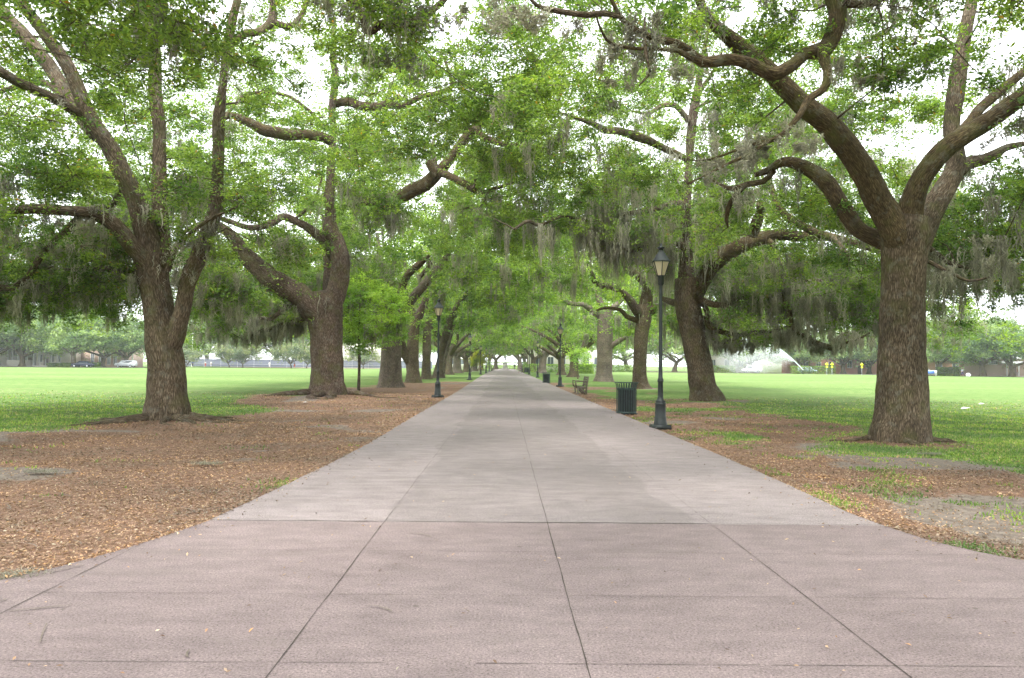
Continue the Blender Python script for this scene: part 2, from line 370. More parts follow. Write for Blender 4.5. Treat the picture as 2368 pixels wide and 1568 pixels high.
def grow(nodes, nrad, cen, rg, lod=0):
    """attach every clump centre to the nearest branch; returns twig tubes as one MB"""
    P_ = list(nodes); Rr = list(nrad); arr = np.array(P_); ra = np.array(Rr); mb = MB(); moss_at = []
    cap_ = len(arr) + len(cen)*14; buf = np.zeros((cap_, 3)); rb = np.zeros(cap_); n = len(arr); buf[:n] = arr; rb[:n] = ra
    d0 = np.array([np.min(np.linalg.norm(buf[:n] - c, axis=1)) for c in cen])
    for ci in np.argsort(d0):
        c = cen[ci]; d = buf[:n] - c; dist = np.linalg.norm(d, axis=1) + np.maximum(0, buf[:n, 2] - c[2])*0.35
        j = int(np.argmin(dist)); a = buf[j]; L = np.linalg.norm(c - a)
        if L < 0.15: continue
        m = max(2, min(12, int(L/0.55))); t = np.linspace(0, 1, m + 1)
        p = a + (c - a)*t[:, None]; amp = 0.10*L; ph = rg.normal(size=(2, 3))
        p += np.sin(t*np.pi)[:, None]*ph[0]*amp*0.6 + np.sin(t*2*np.pi)[:, None]*ph[1]*amp*0.35
        p[:, 2] += np.sin(t*np.pi)*0.10*L
        p[1:-1] += rg.normal(size=(max(0, m - 1), 3))*0.05
        r0 = min(rb[j]*0.75, 0.018 + 0.011*L); r = r0 + (0.010 - r0)*t**0.8
        buf[n:n+m] = p[1:]; rb[n:n+m] = r[1:]; n += m
        V, F, A = tube(p, r, 3 if lod else 5, seed=1, lump=0); mb.add(V, F, a=A)
    return mb, buf[:n], rb[:n]
def oak(label, name, base, trunk, limbs, crown, leaf=0.10, per=700, sprig=14, moss=150, mossb=None, seed=1, mats=(None, None), lmat=None, sides=28,
        nroots=0, extra=None, keepclear=True, group=None, flare=0.45, tw=True, cat='tree', upmoss=1.3, tri=False, lobes=5, zgrow=3.6, mlen=(0.3, 1.3), clump=(0.6, 1.05), mreg=None, rootw=1.0):
    """trunk: [(px,py,w)], limbs: (y0,y1,[(px,py,w)...], bark) measured in the photo, base (px,Y)"""
    rg = np.random.default_rng(seed); Y = base[1]; b0 = GX(base[0], Y); b0[2] = 0
    root = thing(name, label, cat, b0, 0, group); bm = mats[0] or M_bark; lb = mats[1] or bm
    pts = [P(x, y, Y) for x, y, w in trunk]; rad = [0.96*w/2*Y/FPX for x, y, w in trunk]
    pts[0] = np.array([pts[0][0], Y, -0.25])
    tp, tr = spline(pts, rad, 0.12 if Y < 45 else 0.35)
    lob = rg.uniform(0, 6.28, 3)
    def fl(th, L):
        z = np.clip(1 - (L - 0.15)/1.1, 0, 1)[:, None]**2.2
        lo = 0.5 + 0.5*np.cos(th*lobes + lob[0] + 0.8*np.sin(th + lob[1]))
        z2 = np.clip(1 - L/3.5, 0, 1)[:, None]
        return 1 + z*flare*0.55*(0.2 + 1.0*lo[None, :]) + z2*0.07*(lo[None, :] - 0.5)
    near = Y < 45
    m = MB(); tubes(m, tp, tr, 96 if Y < 25 else (64 if near else 20), seed=seed, lump=0.05, ridge=0.022 if near else 0.02, flare=fl)
    to = m.build('trunk', bm, root, True, 'bark'); V0 = b0
    shift = lambda o: o.data.transform(Matrix.Translation(-Vector(b0)))
    shift(to); stamp(tp[::2], tr[::2])
    nodes = [tp[tp[:, 2] > zgrow]]; nr = [tr[tp[:, 2] > zgrow]]
    for li, lm in enumerate(limbs):
        y0, y1, pl = lm[:3]; bk = {'f': M_barkf, 'r': M_barkr, 'p': M_barkp}.get(lm[3][0] if len(lm) > 3 else None, lb)
        if y0 is None: pw = [np.array(q[:3]) for q in pl]; rw = [q[3] for q in pl]
        else:
            k = np.linspace(0, 1, len(pl)); pw = [P(x, y, y0 + (y1 - y0)*t) for (x, y, w), t in zip(pl, k)]; rw = [0.92*w/2*(y0 + (y1 - y0)*t)/FPX for (x, y, w), t in zip(pl, k)]
        lp, lr = spline(pw, rw, 0.14 if near else 0.4)
        big = lr.max() > 0.12
        if near: lp[1:] += (fbm(lp*0.9 + li*7, 2, seed)[:, None]*np.array([[1, 1, 1]])*0.22*lr[:, None])[1:]
        m = MB(); tubes(m, lp, lr, (40 if big else 16) if near else 10, seed=seed + li, lump=0.09, ridge=0.016 if big and near else 0)
        o = m.build('limb', bk, root, True, 'bark'); shift(o)
        fg = lm[3] if len(lm) > 3 else ''; m_ = int(len(lp)*(float(fg.split('h')[1] or 0)/100 if 'h' in fg else 1.0))
        if keepclear and m_ > 2: stamp(lp[:m_:2], lr[:m_:2]*1.15)
        nodes.append(lp[lr < 0.35]); nr.append(lr[lr < 0.35])
    for k in range(nroots):
        a = lob[0] + k*6.28/nroots + rg.normal()*0.25; rl = rg.uniform(1.0, 3.0)*tr[2]*1.6*min(1, rootw*1.4); r0 = tr[0]*1.15
        tt = np.linspace(0, 1, 9); an = a + np.cumsum(rg.normal(size=9))*0.10
        p = np.stack([b0[0] + np.cos(an)*(r0*0.7 + tt*rl), b0[1] + np.sin(an)*(r0*0.7 + tt*rl)*1.0, 0.20*rootw*(1 - tt)**1.6 - 0.01 - 0.05*tt*rootw + rg.normal(size=9)*0.012], 1)
        rr = np.maximum(0.20*rootw*(1 - tt)**0.8, 0.02)*rg.uniform(0.7, 1.2); p2, r2 = spline(p, rr, 0.1)
        m = MB(); tubes(m, p2, r2, 14, seed=seed + 50 + k, lump=0.25, ridge=0.01); o = m.build('root', bm, root, True, 'bark'); shift(o)
    return dict(root=root, b0=b0, nodes=np.concatenate(nodes), nr=np.concatenate(nr), rg=rg, crown=crown, leaf=leaf, per=per, sprig=sprig, moss=moss, mossb=mossb,
                extra=extra, lmat=lmat or M_leaf, lod=0 if near else 1, tri=tri, cull=keepclear, mlen=mlen, clump=clump, mreg=mreg)
def foliage(t):
    rg = t['rg']; b0 = t['b0']; sh = -Vector(b0); cen = t['crown'](rg) if callable(t['crown']) else t['crown']
    if t['extra'] is not None: cen = np.vstack([cen, t['extra']])
    # keep the space right in front of the camera and the big limbs open
    px, py, z = proj(cen); infr = (z > 0) & (px > -200) & (px < W0 + 200) & (py > -250) & (py < H0)
    cen = cen[~(infr & (z < 9.5))]
    if t['cull']: h = hides(cen, 1.0); cen = cen[~(h & (rg.random(len(cen)) < 0.7))]
    mb, nodes, nr = grow(t['nodes'], t['nr'], cen, rg, t['lod'])
    o = mb.build('twig_sprays', M_twig, t['root'], True); o.data.transform(Matrix.Translation(sh))
    px, py, z = proj(cen); vis = (z > 0) & (px > -350) & (px < W0 + 350) & (py > -350)
    rad = rg.uniform(*t['clump'], len(cen)); Vs = []; Fs = []; n0 = 0; MB2 = MB()
    for flag in (True, False):
        s = vis == flag
        if not s.any(): continue
        lsz = t['leaf']*(1.0 if flag else 2.2); per = np.full(s.sum(), t['per'] if flag else t['per']/4.5)
        lp, nrm, sz, C, TW = leafclouds(cen[s], rad[s], per, t['sprig'], lsz, rg, t['cull'] and flag)
        V, F = leaves(lp, nrm, sz, rg, 0.42 if t['lod'] == 0 else 0.55, tri=t['tri']); Vs.append(V); Fs.append(F + n0); n0 += len(V)
        if flag and t['lod'] == 0:
            d = C - TW; L = np.linalg.norm(d, axis=1)[:, None] + 1e-6; u = np.cross(d, rg.normal(size=d.shape)); u /= np.linalg.norm(u, axis=1)[:, None] + 1e-9
            w = 0.006; k = len(C); Vt = np.stack([TW - u*w, TW + u*w, C + u*w*0.4, C - u*w*0.4], 1).reshape(-1, 3); MB2.add(Vt, np.arange(4*k).reshape(-1, 4))
    o = mesh('crown', np.concatenate(Vs) - b0, Fs, t['lmat'], t['root'])
    if MB2.n: o2 = MB2.build('fine_twig_sprays', M_twig, o); o2.data.transform(Matrix.Translation(sh))
    if t['moss']:
        ok = (nr < 0.16) & (nodes[:, 2] < 13)
        if t['mossb'] is not None: ok &= t['mossb'](nodes)
        else:
            px, py, z = proj(nodes); ok &= (z > 0) & (px > -300) & (px < W0 + 300) & (py > -300)
        idx = np.nonzero(ok)[0]
        if len(idx):
            w = 1.0/(1 + np.maximum(0, nodes[idx, 2] - 5)); 
            if t.get('mreg') is not None:
                px, py, z = proj(nodes[idx])
                for (a0, a1, b0_, b1_, k_) in t['mreg']: w = w*np.where((px > a0) & (px < a1) & (py > b0_) & (py < b1_), k_, 1.0)
            w /= w.sum()
            g = nodes[rg.choice(idx, max(3, t['moss']//3), p=w)]     # moss hangs in groups
            an = np.repeat(g, 3, 0) + rg.normal(size=(len(g)*3, 3))*np.array([0.4, 0.4, 0.08]); an[:, 2] = np.maximum(an[:, 2], 2.2)
            if t['cull']: an = an[~(hides(an - np.array([0, 0, 0.4]), 0.6) & (rg.random(len(an)) < 0.9))]
            f = 1.0 if t['lod'] == 0 else 2.0
            V, F = mosstufts(an, rg, t['mlen'][0], t['mlen'][1], int(20/f), 0.016*f, 6, 0.24, t['cull'])
            tag(mesh('spanish_moss', V - b0, F, M_moss, t['root']), kind='stuff')
    return t['root']
TREES = []
# --- first oak of the left row
L1 = oak('live oak with three upright stems and one long low limb, nearest on the left', 'live_oak', (385, 20.7),
  [(385, 1000, 102), (385, 953, 98), (385, 900, 90), (385, 847, 84), (379, 800, 82), (376, 760, 78), (368, 720, 72), (359, 670, 68), (352, 635, 74), (349, 605, 84), (352, 585, 80)],
  [(20.7, 19.4, [(385, 830, 30), (405, 785, 46), (418, 740, 44), (424, 715, 40), (430, 670, 39), (442, 630, 42), (460, 595, 42), (475, 552, 39), (493, 486, 37), (500, 409, 32), (506, 332, 29), (511, 256, 27), (515, 215, 24), (524, 130, 23), (537, 51, 22), (549, 0, 18), (560, -80, 14)], 'bh62'),
   (20.7, 21.5, [(366, 640, 44), (374, 585, 42), (376, 550, 40), (371, 460, 37), (369, 358, 33), (364, 256, 32), (360, 204, 31), (358, 143, 29), (352, 51, 25), (348, -60, 18), (345, -160, 12)], 'bh58'),
   (20.7, 19.0, [(352, 625, 56), (340, 570, 58), (327, 521, 55), (309, 460, 48), (286, 399, 46), (261, 348, 43), (225, 302, 42), (204, 266, 38), (174, 194, 33), (133, 123, 32), (87, 56, 29), (46, 0, 25), (0, -80, 20)]),
   (20.2, 22.0, [(225, 315, 34), (190, 272, 36), (153, 220, 36), (102, 138, 36), (51, 77, 33), (0, 20, 30), (-60, -40, 24)]),
   (20.0, 17.5, [(200, 275, 22), (180, 262, 25), (143, 240, 25), (92, 215, 24), (46, 193, 24), (0, 167, 23), (-60, 140, 18)]),
   (20.6, 22.0, [(150, 225, 16), (107, 194, 18), (66, 192, 16), (26, 204, 14), (-15, 218, 12), (-60, 240, 8)]),
   (20.6, 18.6, [(352, 640, 50), (330, 600, 42), (307, 572, 40), (276, 537, 38), (245, 509, 35), (204, 493, 30), (143, 486, 27), (77, 483, 26), (31, 488, 25), (0, 493, 24), (-80, 498, 20), (-200, 470, 14)]),
   (20.9, 21.6, [(275, 440, 14), (271, 455, 15), (262, 472, 16), (245, 478, 15), (215, 484, 13), (180, 492, 9)]),
   (20.4, 19.2, [(388, 625, 16), (404, 583, 13), (424, 556, 12), (445, 537, 11), (486, 506, 9), (532, 486, 7), (562, 470, 4)]),
   (21.0, 24.0, [(340, 640, 18), (312, 626, 17), (266, 624, 15), (225, 619, 13), (153, 621, 9), (107, 618, 6)]),
   (19.6, 21.5, [(190, 492, 15), (174, 511, 17), (138, 547, 17), (92, 593, 17), (66, 639, 16), (31, 665, 14), (0, 662, 12), (-50, 665, 8)]),
   (19.9, 21.5, [(516, 215, 14), (530, 120, 15), (562, 80, 19), (600, 72, 21), (631, 46, 24), (630, 0, 15), (625, -60, 9)]),
   (20.9, 21.3, [(631, 50, 16), (665, 62, 16), (690, 45, 14), (711, 0, 11), (725, -50, 7)])],
  lambda rg: np.vstack([crown_pts(rg, -8.9, 20.5, 11.5, 15.5, 330, zpath=7.2, zout=2.9), crown_pts(rg, -13.5, 20.5, 8.5, 8.0, 100, zpath=4.5, zout=2.9, zmid=4.0), region(rg, (-160, 335), (520, 690), (20.5, 28), 78), region(rg, (-100, 330), (670, 725), (21, 26), 13)]),
  leaf=0.095, per=930, rootw=.7, moss=520, seed=21, mreg=[(-200, 340, 450, 760, 3), (380, 640, 300, 700, 4)], mlen=(0.3, 1.5), nroots=11, flare=0.25)
# --- first oak of the right row
R1 = oak('massive live oak with one thick straight trunk, nearest on the right', 'live_oak', (2080, 17.2),
  [(2080, 1030, 142), (2080, 1005, 134), (2083, 980, 124), (2085, 918, 113), (2085, 847, 105), (2085, 776, 101), (2087, 705, 98), (2089, 635, 97), (2091, 590, 102), (2094, 545, 112), (2098, 505, 100)],
  [(17.2, 15.6, [(2092, 600, 60), (2078, 545, 74), (2053, 501, 68), (2028, 460, 64), (1997, 399, 62), (1961, 342, 58), (1915, 291, 54), (1869, 256, 52), (1833, 220, 48), (1790, 175, 44), (1746, 133, 42), (1705, 107, 46), (1675, 82, 38), (1644, 51, 28), (1618, 8, 22), (1600, -50, 16)], 'f'),
   (17.4, 18.6, [(2080, 590, 46), (2050, 565, 46), (2012, 547, 41), (1981, 528, 42), (1946, 470, 40), (1915, 424, 38), (1874, 394, 33), (1828, 373, 28), (1800, 378, 22), (1775, 395, 17), (1745, 405, 10)], 'f'),
   (18.0, 19.5, [(1790, 395, 14), (1765, 420, 15), (1730, 425, 15), (1695, 436, 13), (1672, 430, 9), (1650, 418, 6)], 'f'),
   (18.2, 19.0, [(1730, 425, 12), (1702, 450, 14), (1685, 480, 13), (1680, 510, 9), (1684, 525, 4)], 'f'),
   (17.2, 15.8, [(2100, 570, 70), (2104, 500, 64), (2116, 445, 58), (2135, 404, 52), (2181, 348, 50), (2232, 312, 47), (2283, 281, 44), (2334, 245, 43), (2368, 220, 41), (2450, 150, 36), (2560, 110, 26)], 'f'),
   (17.3, 18.2, [(2215, 310, 22), (2240, 285, 24), (2268, 250, 25), (2309, 214, 24), (2368, 165, 22), (2440, 110, 16)], 'f'),
   (17.4, 19.0, [(2115, 590, 66), (2135, 530, 62), (2155, 486, 58), (2186, 434, 54), (2210, 383, 48), (2206, 330, 44), (2200, 290, 43), (2211, 204, 41), (2222, 128, 39), (2237, 51, 35), (2247, 0, 30), (2255, -90, 22)]),
   (18.2, 18.8, [(2215, 395, 40), (2237, 378, 34), (2273, 370, 28), (2303, 355, 24), (2330, 340, 18), (2380, 330, 12)]),
   (17.4, 20.0, [(2125, 560, 14), (2145, 570, 15), (2168, 588, 13), (2200, 610, 11), (2250, 620, 8), (2300, 600, 5)]),
   (17.4, 16.2, [(2125, 600, 12), (2150, 606, 12), (2185, 625, 10), (2240, 650, 8), (2290, 640, 5)])],
  lambda rg: np.vstack([crown_pts(rg, 8.7, 17.2, 11.5, 15.0, 330, zpath=7.4, zout=3.3), crown_pts(rg, 13.0, 18.5, 8.0, 8.0, 100, zpath=4.8, zout=3.4, zmid=4.4), region(rg, (2150, 2520), (420, 640), (19, 27), 58), region(rg, (2160, 2500), (620, 690), (19, 25), 10)]),
  leaf=0.095, per=900, rootw=.36, moss=330, seed=33, mreg=[(2140, 2500, 420, 720, 1.6)], mlen=(0.4, 1.7), nroots=4, flare=0.1, mats=(M_bark, M_bark))
L2 = oak('broad forked red brown live oak with surface roots, second of the left row', 'live_oak', (757, 38.0),
  [(757, 930, 92), (757, 905, 86), (756, 880, 80), (756, 847, 76), (755, 776, 76), (753, 741, 80), (753, 705, 82), (757, 680, 70)],
  [(38, 36.5, [(765, 730, 50), (772, 690, 52), (778, 665, 48), (783, 635, 46), (788, 600, 44), (777, 564, 40), (765, 528, 36), (763, 493, 28), (762, 460, 28), (763, 420, 22), (766, 358, 19), (773, 300, 17), (768, 256, 18), (777, 180, 19), (770, 130, 15), (774, 40, 10)], 'rh52'),
   (38, 36.0, [(756, 765, 50), (742, 742, 62), (719, 720, 62), (688, 690, 58), (652, 658, 55), (622, 636, 51), (590, 608, 46), (562, 580, 38), (545, 555, 32), (520, 530, 26), (490, 521, 22), (455, 522, 16), (420, 540, 10)], 'r'),
   (38, 35.5, [(770, 600, 26), (758, 570, 26), (744, 550, 25), (716, 527, 21), (690, 514, 18), (654, 502, 18), (629, 516, 17), (578, 527, 15), (530, 512, 13), (500, 500, 10)], 'r'),
   (36.8, 36.0, [(680, 508, 7), (705, 488, 8), (722, 472, 8), (731, 456, 6), (745, 410, 4)]),
   (38.6, 39.5, [(757, 700, 26), (759, 650, 26), (761, 600, 24), (757, 560, 20), (750, 500, 14)]),
   (38.0, 40.0, [(710, 735, 18), (690, 741, 16), (661, 751, 15), (626, 762, 12), (594, 769, 8), (570, 790, 5)], 'f'),
   (38.0, 36.0, [(690, 700, 14), (660, 712, 12), (626, 738, 9), (600, 735, 6)]),
   (37.0, 34.0, [(770, 330, 24), (740, 318, 26), (705, 312, 28), (655, 310, 30), (613, 300, 30), (570, 280, 24), (532, 266, 18), (495, 285, 12)], 'f'),
   (34.5, 32.0, [(736, 279, 6), (716, 256, 8), (665, 222, 9), (613, 213, 9), (567, 220, 9), (540, 245, 8), (515, 280, 6)]),
   (37.5, 35.0, [(775, 240, 22), (800, 236, 24), (838, 245, 24), (870, 246, 22), (900, 240, 21), (930, 245, 17), (971, 225, 14), (1022, 212, 12), (1045, 199, 11), (1040, 174, 9), (1027, 133, 6)], 'f'),
   (37.5, 36.0, [(764, 400, 22), (800, 440, 24), (845, 462, 26), (890, 462, 30), (925, 455, 32), (950, 443, 33)], 'fh'),
   (36.0, 34.0, [(940, 448, 33), (956, 438, 35), (985, 426, 36), (1005, 408, 34), (1022, 390, 30), (1053, 353, 26), (1079, 317, 25), (1099, 297, 23), (1114, 316, 19), (1145, 327, 17), (1184, 337, 14), (1204, 327, 10), (1222, 300, 7), (1238, 275, 5)], 'f'),
   (34.8, 33.0, [(1015, 398, 22), (1040, 408, 20), (1063, 419, 19), (1099, 440, 17), (1119, 445, 12), (1150, 434, 9), (1181, 424, 6), (1210, 405, 4)], 'f'),
   (33.8, 34.0, [(1094, 437, 9), (1100, 415, 9), (1098, 385, 9), (1092, 358, 8), (1080, 332, 6), (1095, 320, 4)]),
   (33.6, 33.0, [(1116, 443, 12), (1119, 462, 10), (1104, 478, 6), (1085, 480, 5), (1063, 486, 4), (1045, 497, 3)]),
   (34.8, 35.0, [(1012, 395, 11), (1004, 370, 10), (999, 348, 9), (1007, 316, 8), (1027, 307, 5)]),
   (35.0, 35.0, [(1012, 408, 28), (1003, 388, 30), (994, 372, 28)], 'f')],
  lambda rg: np.vstack([crown_pts(rg, -8.6, 38, 12.0, 17.0, 400, zpath=8.2, zout=2.6, zmid=6.0), region(rg, (430, 700), (580, 700), (36, 46), 40), region(rg, (440, 700), (690, 770), (36, 42), 16)]),
  leaf=0.14, per=500, sprig=11, moss=850, mreg=[(430, 720, 560, 800, 3), (780, 960, 440, 620, 5)], seed=41, lmat=M_leafm, nroots=9, flare=0.42, mats=(M_barkr, M_barkr), lobes=6, mlen=(0.5, 2.0))
R2 = oak('leaning live oak with a fern covered limb arching right, behind the lamp', 'live_oak', (1634, 36.0),
  [(1634, 936, 80), (1632, 922, 78), (1624, 890, 64), (1618, 847, 62), (1611, 812, 62), (1605, 776, 61), (1598, 741, 61), (1591, 705, 62), (1590, 670, 62), (1590, 645, 60)],
  [(36, 35.0, [(1588, 690, 44), (1588, 640, 42), (1588, 590, 34), (1586, 537, 30), (1588, 460, 24), (1592, 380, 20), (1597, 310, 22), (1603, 256, 25), (1612, 210, 18), (1618, 169, 15), (1630, 110, 12), (1640, 50, 8)], 'r'),
   (35.2, 34.5, [(1610, 235, 12), (1624, 204, 12), (1640, 180, 10), (1652, 160, 7), (1670, 120, 5)]),
   (35.2, 34.0, [(1592, 280, 14), (1580, 262, 14), (1562, 244, 13), (1531, 245, 12), (1501, 262, 11), (1475, 260, 7), (1455, 255, 5)], 'r'),
   (35.2, 34.5, [(1603, 252, 7), (1630, 240, 7), (1659, 230, 6), (1690, 238, 4)]),
   (36, 31.0, [(1600, 700, 44), (1612, 675, 42), (1628, 645, 41), (1654, 608, 41), (1700, 573, 41), (1756, 552, 36), (1808, 542, 30), (1854, 547, 26), (1900, 546, 24), (1940, 552, 22), (1992, 567, 17), (2038, 583, 13), (2090, 600, 8)], 'f'),
   (32.0, 31.0, [(1740, 545, 26), (1748, 520, 30), (1760, 490, 24), (1758, 470, 20)], 'f'),
   (31.6, 33.0, [(1935, 553, 20), (1900, 543, 19), (1864, 526, 20), (1823, 503, 21), (1797, 470, 19), (1786, 440, 16), (1780, 415, 11), (1790, 395, 6)], 'f'),
   (31.5, 30.0, [(1920, 548, 16), (1966, 598, 14), (1992, 639, 12), (2038, 665, 9), (2080, 690, 6)]),
   (32.4, 30.5, [(1775, 556, 14), (1790, 575, 15), (1806, 613, 15), (1810, 659, 14), (1822, 716, 14), (1836, 764, 14), (1866, 783, 14), (1903, 800, 14), (1935, 807, 12), (1956, 793, 8), (1981, 786, 6), (2013, 769, 4)], 'f'),
   (30.6, 30.2, [(1945, 797, 6), (1935, 783, 5), (1946, 773, 4), (1962, 768, 3)]),
   (32.0, 30.5, [(1806, 606, 8), (1820, 630, 8), (1843, 647, 8), (1870, 650, 7), (1900, 649, 7), (1925, 670, 5), (1945, 700, 3)]),
   (36, 34.0, [(1612, 735, 14), (1626, 735, 12), (1640, 755, 12), (1668, 767, 14), (1703, 775, 13), (1738, 769, 12), (1788, 766, 9), (1815, 757, 5)], 'f'),
   (36, 34.5, [(1608, 700, 16), (1628, 706, 14), (1640, 740, 12), (1650, 780, 13), (1656, 803, 14), (1668, 797, 8), (1690, 788, 4), (1724, 789, 3)], 'f'),
   (36, 33.0, [(1605, 692, 20), (1625, 694, 18), (1646, 702, 16), (1682, 705, 15), (1703, 695, 12), (1730, 688, 9), (1760, 700, 6)]),
   (36, 37.5, [(1590, 700, 26), (1570, 700, 20), (1550, 697, 16), (1530, 690, 10)]),
   (35.5, 31.0, [(1588, 575, 22), (1560, 560, 16), (1530, 545, 14), (1500, 560, 12), (1470, 580, 10), (1440, 575, 7)]),
   (35.0, 30.0, [(1590, 480, 18), (1565, 470, 16), (1530, 480, 15), (1490, 488, 15), (1440, 495, 13), (1425, 480, 9), (1400, 455, 8), (1380, 430, 7), (1360, 415, 5)]),
   (35.0, 28.0, [(1590, 370, 16), (1540, 345, 18), (1500, 325, 22), (1470, 314, 24), (1440, 306, 22), (1400, 300, 17), (1370, 285, 13), (1330, 272, 9), (1300, 262, 6)], 'f'),
   (33.5, 29.0, [(1500, 560, 10), (1450, 520, 6), (1400, 515, 8), (1340, 508, 8), (1300, 500, 7), (1250, 520, 8), (1220, 512, 9), (1190, 530, 6)])],
  lambda rg: np.vstack([crown_pts(rg, 9.0, 35.5, 12.0, 17.0, 400, zpath=7.4, zout=2.6, zmid=6.0), region(rg, (1660, 2030), (600, 700), (31, 38), 34), region(rg, (1680, 2030), (690, 760), (30, 34), 12), region(rg, (1330, 1700), (400, 560), (30, 38), 60)]),
  leaf=0.135, per=500, sprig=11, moss=1400, mreg=[(1350, 1740, 380, 640, 6), (1640, 2040, 560, 800, 2)], seed=52, lmat=M_leafm, nroots=0, flare=0.28, mlen=(0.9, 2.9))
R3 = oak('slim live oak with curved limbs, third of the right row', 'live_oak', (1481, 55.6),
  [(1483, 903, 44), (1480, 895, 40), (1479, 870, 34), (1479, 847, 33), (1483, 776, 34), (1489, 741, 37), (1491, 705, 37)],
  [(55.6, 54, [(1491, 715, 34), (1497, 670, 30), (1491, 649, 28), (1466, 631, 25), (1448, 620, 20), (1438, 605, 12)], 'f'),
   (55.6, 53, [(1500, 725, 22), (1517, 712, 20), (1540, 705, 16), (1560, 690, 12), (1575, 660, 8)], 'f'),
   (55.6, 52, [(1482, 735, 24), (1471, 718, 23), (1455, 692, 20), (1437, 674, 18), (1416, 663, 18), (1391, 661, 16), (1374, 649, 14), (1367, 628, 10), (1357, 612, 6)], 'r'),
   (55.6, 54, [(1480, 742, 16), (1465, 738, 14), (1448, 731, 12), (1434, 716, 10), (1399, 712, 8), (1380, 718, 5)], 'f'),
   (56, 57, [(1497, 690, 20), (1510, 650, 16), (1520, 600, 14), (1515, 540, 10)])],
  lambda rg: crown_pts(rg, 9.3, 56, 11.0, 16.0, 300, zpath=7.2, zout=3.2),
  leaf=0.24, per=190, sprig=9, moss=480, seed=61, lmat=M_leaf2, flare=0.35, mats=(M_bark, M_bark), mlen=(0.7, 2.4))
R4 = oak('pale fluted live oak behind the wooden bench, fourth trunk of the right row', 'live_oak', (1396, 78.0),
  [(1396, 886, 48), (1396, 880, 44), (1397, 860, 38), (1398, 830, 37), (1399, 776, 37), (1399, 741, 38), (1400, 715, 36)],
  [(78, 76, [(1390, 735, 20), (1370, 720, 16), (1352, 705, 14), (1324, 702, 11), (1303, 695, 9), (1294, 672, 6)], 'p'),
   (78, 77, [(1405, 810, 18), (1418, 797, 14), (1441, 783, 12), (1465, 772, 7)]),
   (78, 78, [(1402, 740, 20), (1415, 715, 16), (1440, 690, 12), (1450, 650, 8)]),
   (78, 78, [(1398, 725, 24), (1385, 690, 18), (1380, 640, 14), (1372, 590, 8)])],
  lambda rg: crown_pts(rg, 10.1, 78, 11.5, 16.5, 260, zpath=7.0, zout=4.0),
  leaf=0.30, per=140, sprig=8, moss=400, seed=63, lmat=M_leaf2, flare=0.35, mats=(M_barkp, M_barkp), mlen=(0.8, 2.6), tri=True)
L3 = oak('live oak with a stout grooved grey trunk behind the young tree', 'live_oak', (901, 54.0),
  [(901, 897, 60), (901, 890, 56), (902, 870, 53), (904, 840, 50), (906, 790, 48), (911, 750, 44), (917, 725, 36)],
  [(54, 52, [(917, 738, 30), (932, 718, 28), (948, 697, 26), (973, 668, 24), (1001, 635, 22), (1025, 605, 19), (1040, 585, 12)], 'p'),
   (54, 53, [(915, 735, 26), (920, 700, 20), (929, 668, 18), (943, 635, 18), (966, 614, 18), (982, 600, 14), (994, 590, 6)], 'f'),
   (53, 53, [(972, 640, 10), (985, 625, 12), (996, 612, 14), (988, 600, 10)], 'f'),
   (54, 56, [(912, 740, 24), (908, 700, 18), (895, 650, 16), (880, 600, 14), (872, 540, 9)], 'p')],
  lambda rg: crown_pts(rg, -8, 54, 11.0, 16.5, 300, zpath=7.4, zout=3.6),
  leaf=0.24, per=190, sprig=9, moss=420, seed=71, lmat=M_leafm, flare=0.45, mats=(M_barkp, M_barkp), mlen=(0.7, 2.4))
L4 = oak('gnarled live oak with a stub limb on its left, fourth trunk of the left row', 'live_oak', (955, 69.0),
  [(956, 887, 38), (956, 880, 35), (955, 860, 31), (953, 830, 32), (955, 800, 28), (957, 760, 27), (960, 735, 28)],
  [(69, 68, [(962, 750, 22), (975, 715, 21), (984, 695, 18), (984, 675, 14), (975, 640, 10)], 'r'),
   (69, 68, [(952, 850, 18), (937, 822, 20), (933, 800, 16), (930, 775, 9)]),
   (69, 70, [(957, 745, 20), (948, 700, 16), (940, 650, 12), (935, 600, 8)])],
  lambda rg: crown_pts(rg, -8, 70, 11.0, 16.5, 260, zpath=7.0, zout=4.0),
  leaf=0.28, per=150, sprig=8, moss=240, seed=73, lmat=M_leafm, flare=0.35, mlen=(0.8, 2.4), tri=True)
L5 = oak('dark straight live oak just left of the first left lamp', 'live_oak', (986, 83.0),
  [(986, 880, 28), (986, 872, 25), (986, 850, 22), (987, 800, 21), (988, 740, 20), (990, 700, 17)],
  [(83, 82, [(990, 760, 14), (1005, 720, 12), (1020, 690, 9), (1030, 640, 6)]), (83, 84, [(989, 720, 14), (980, 670, 12), (975, 610, 8)])],
  lambda rg: crown_pts(rg, -8.2, 84, 10.0, 16.5, 220, zpath=6.8, zout=4.0),
  leaf=0.30, per=130, sprig=8, moss=160, seed=75, flare=0.35, mlen=(0.8, 2.4), tri=True)
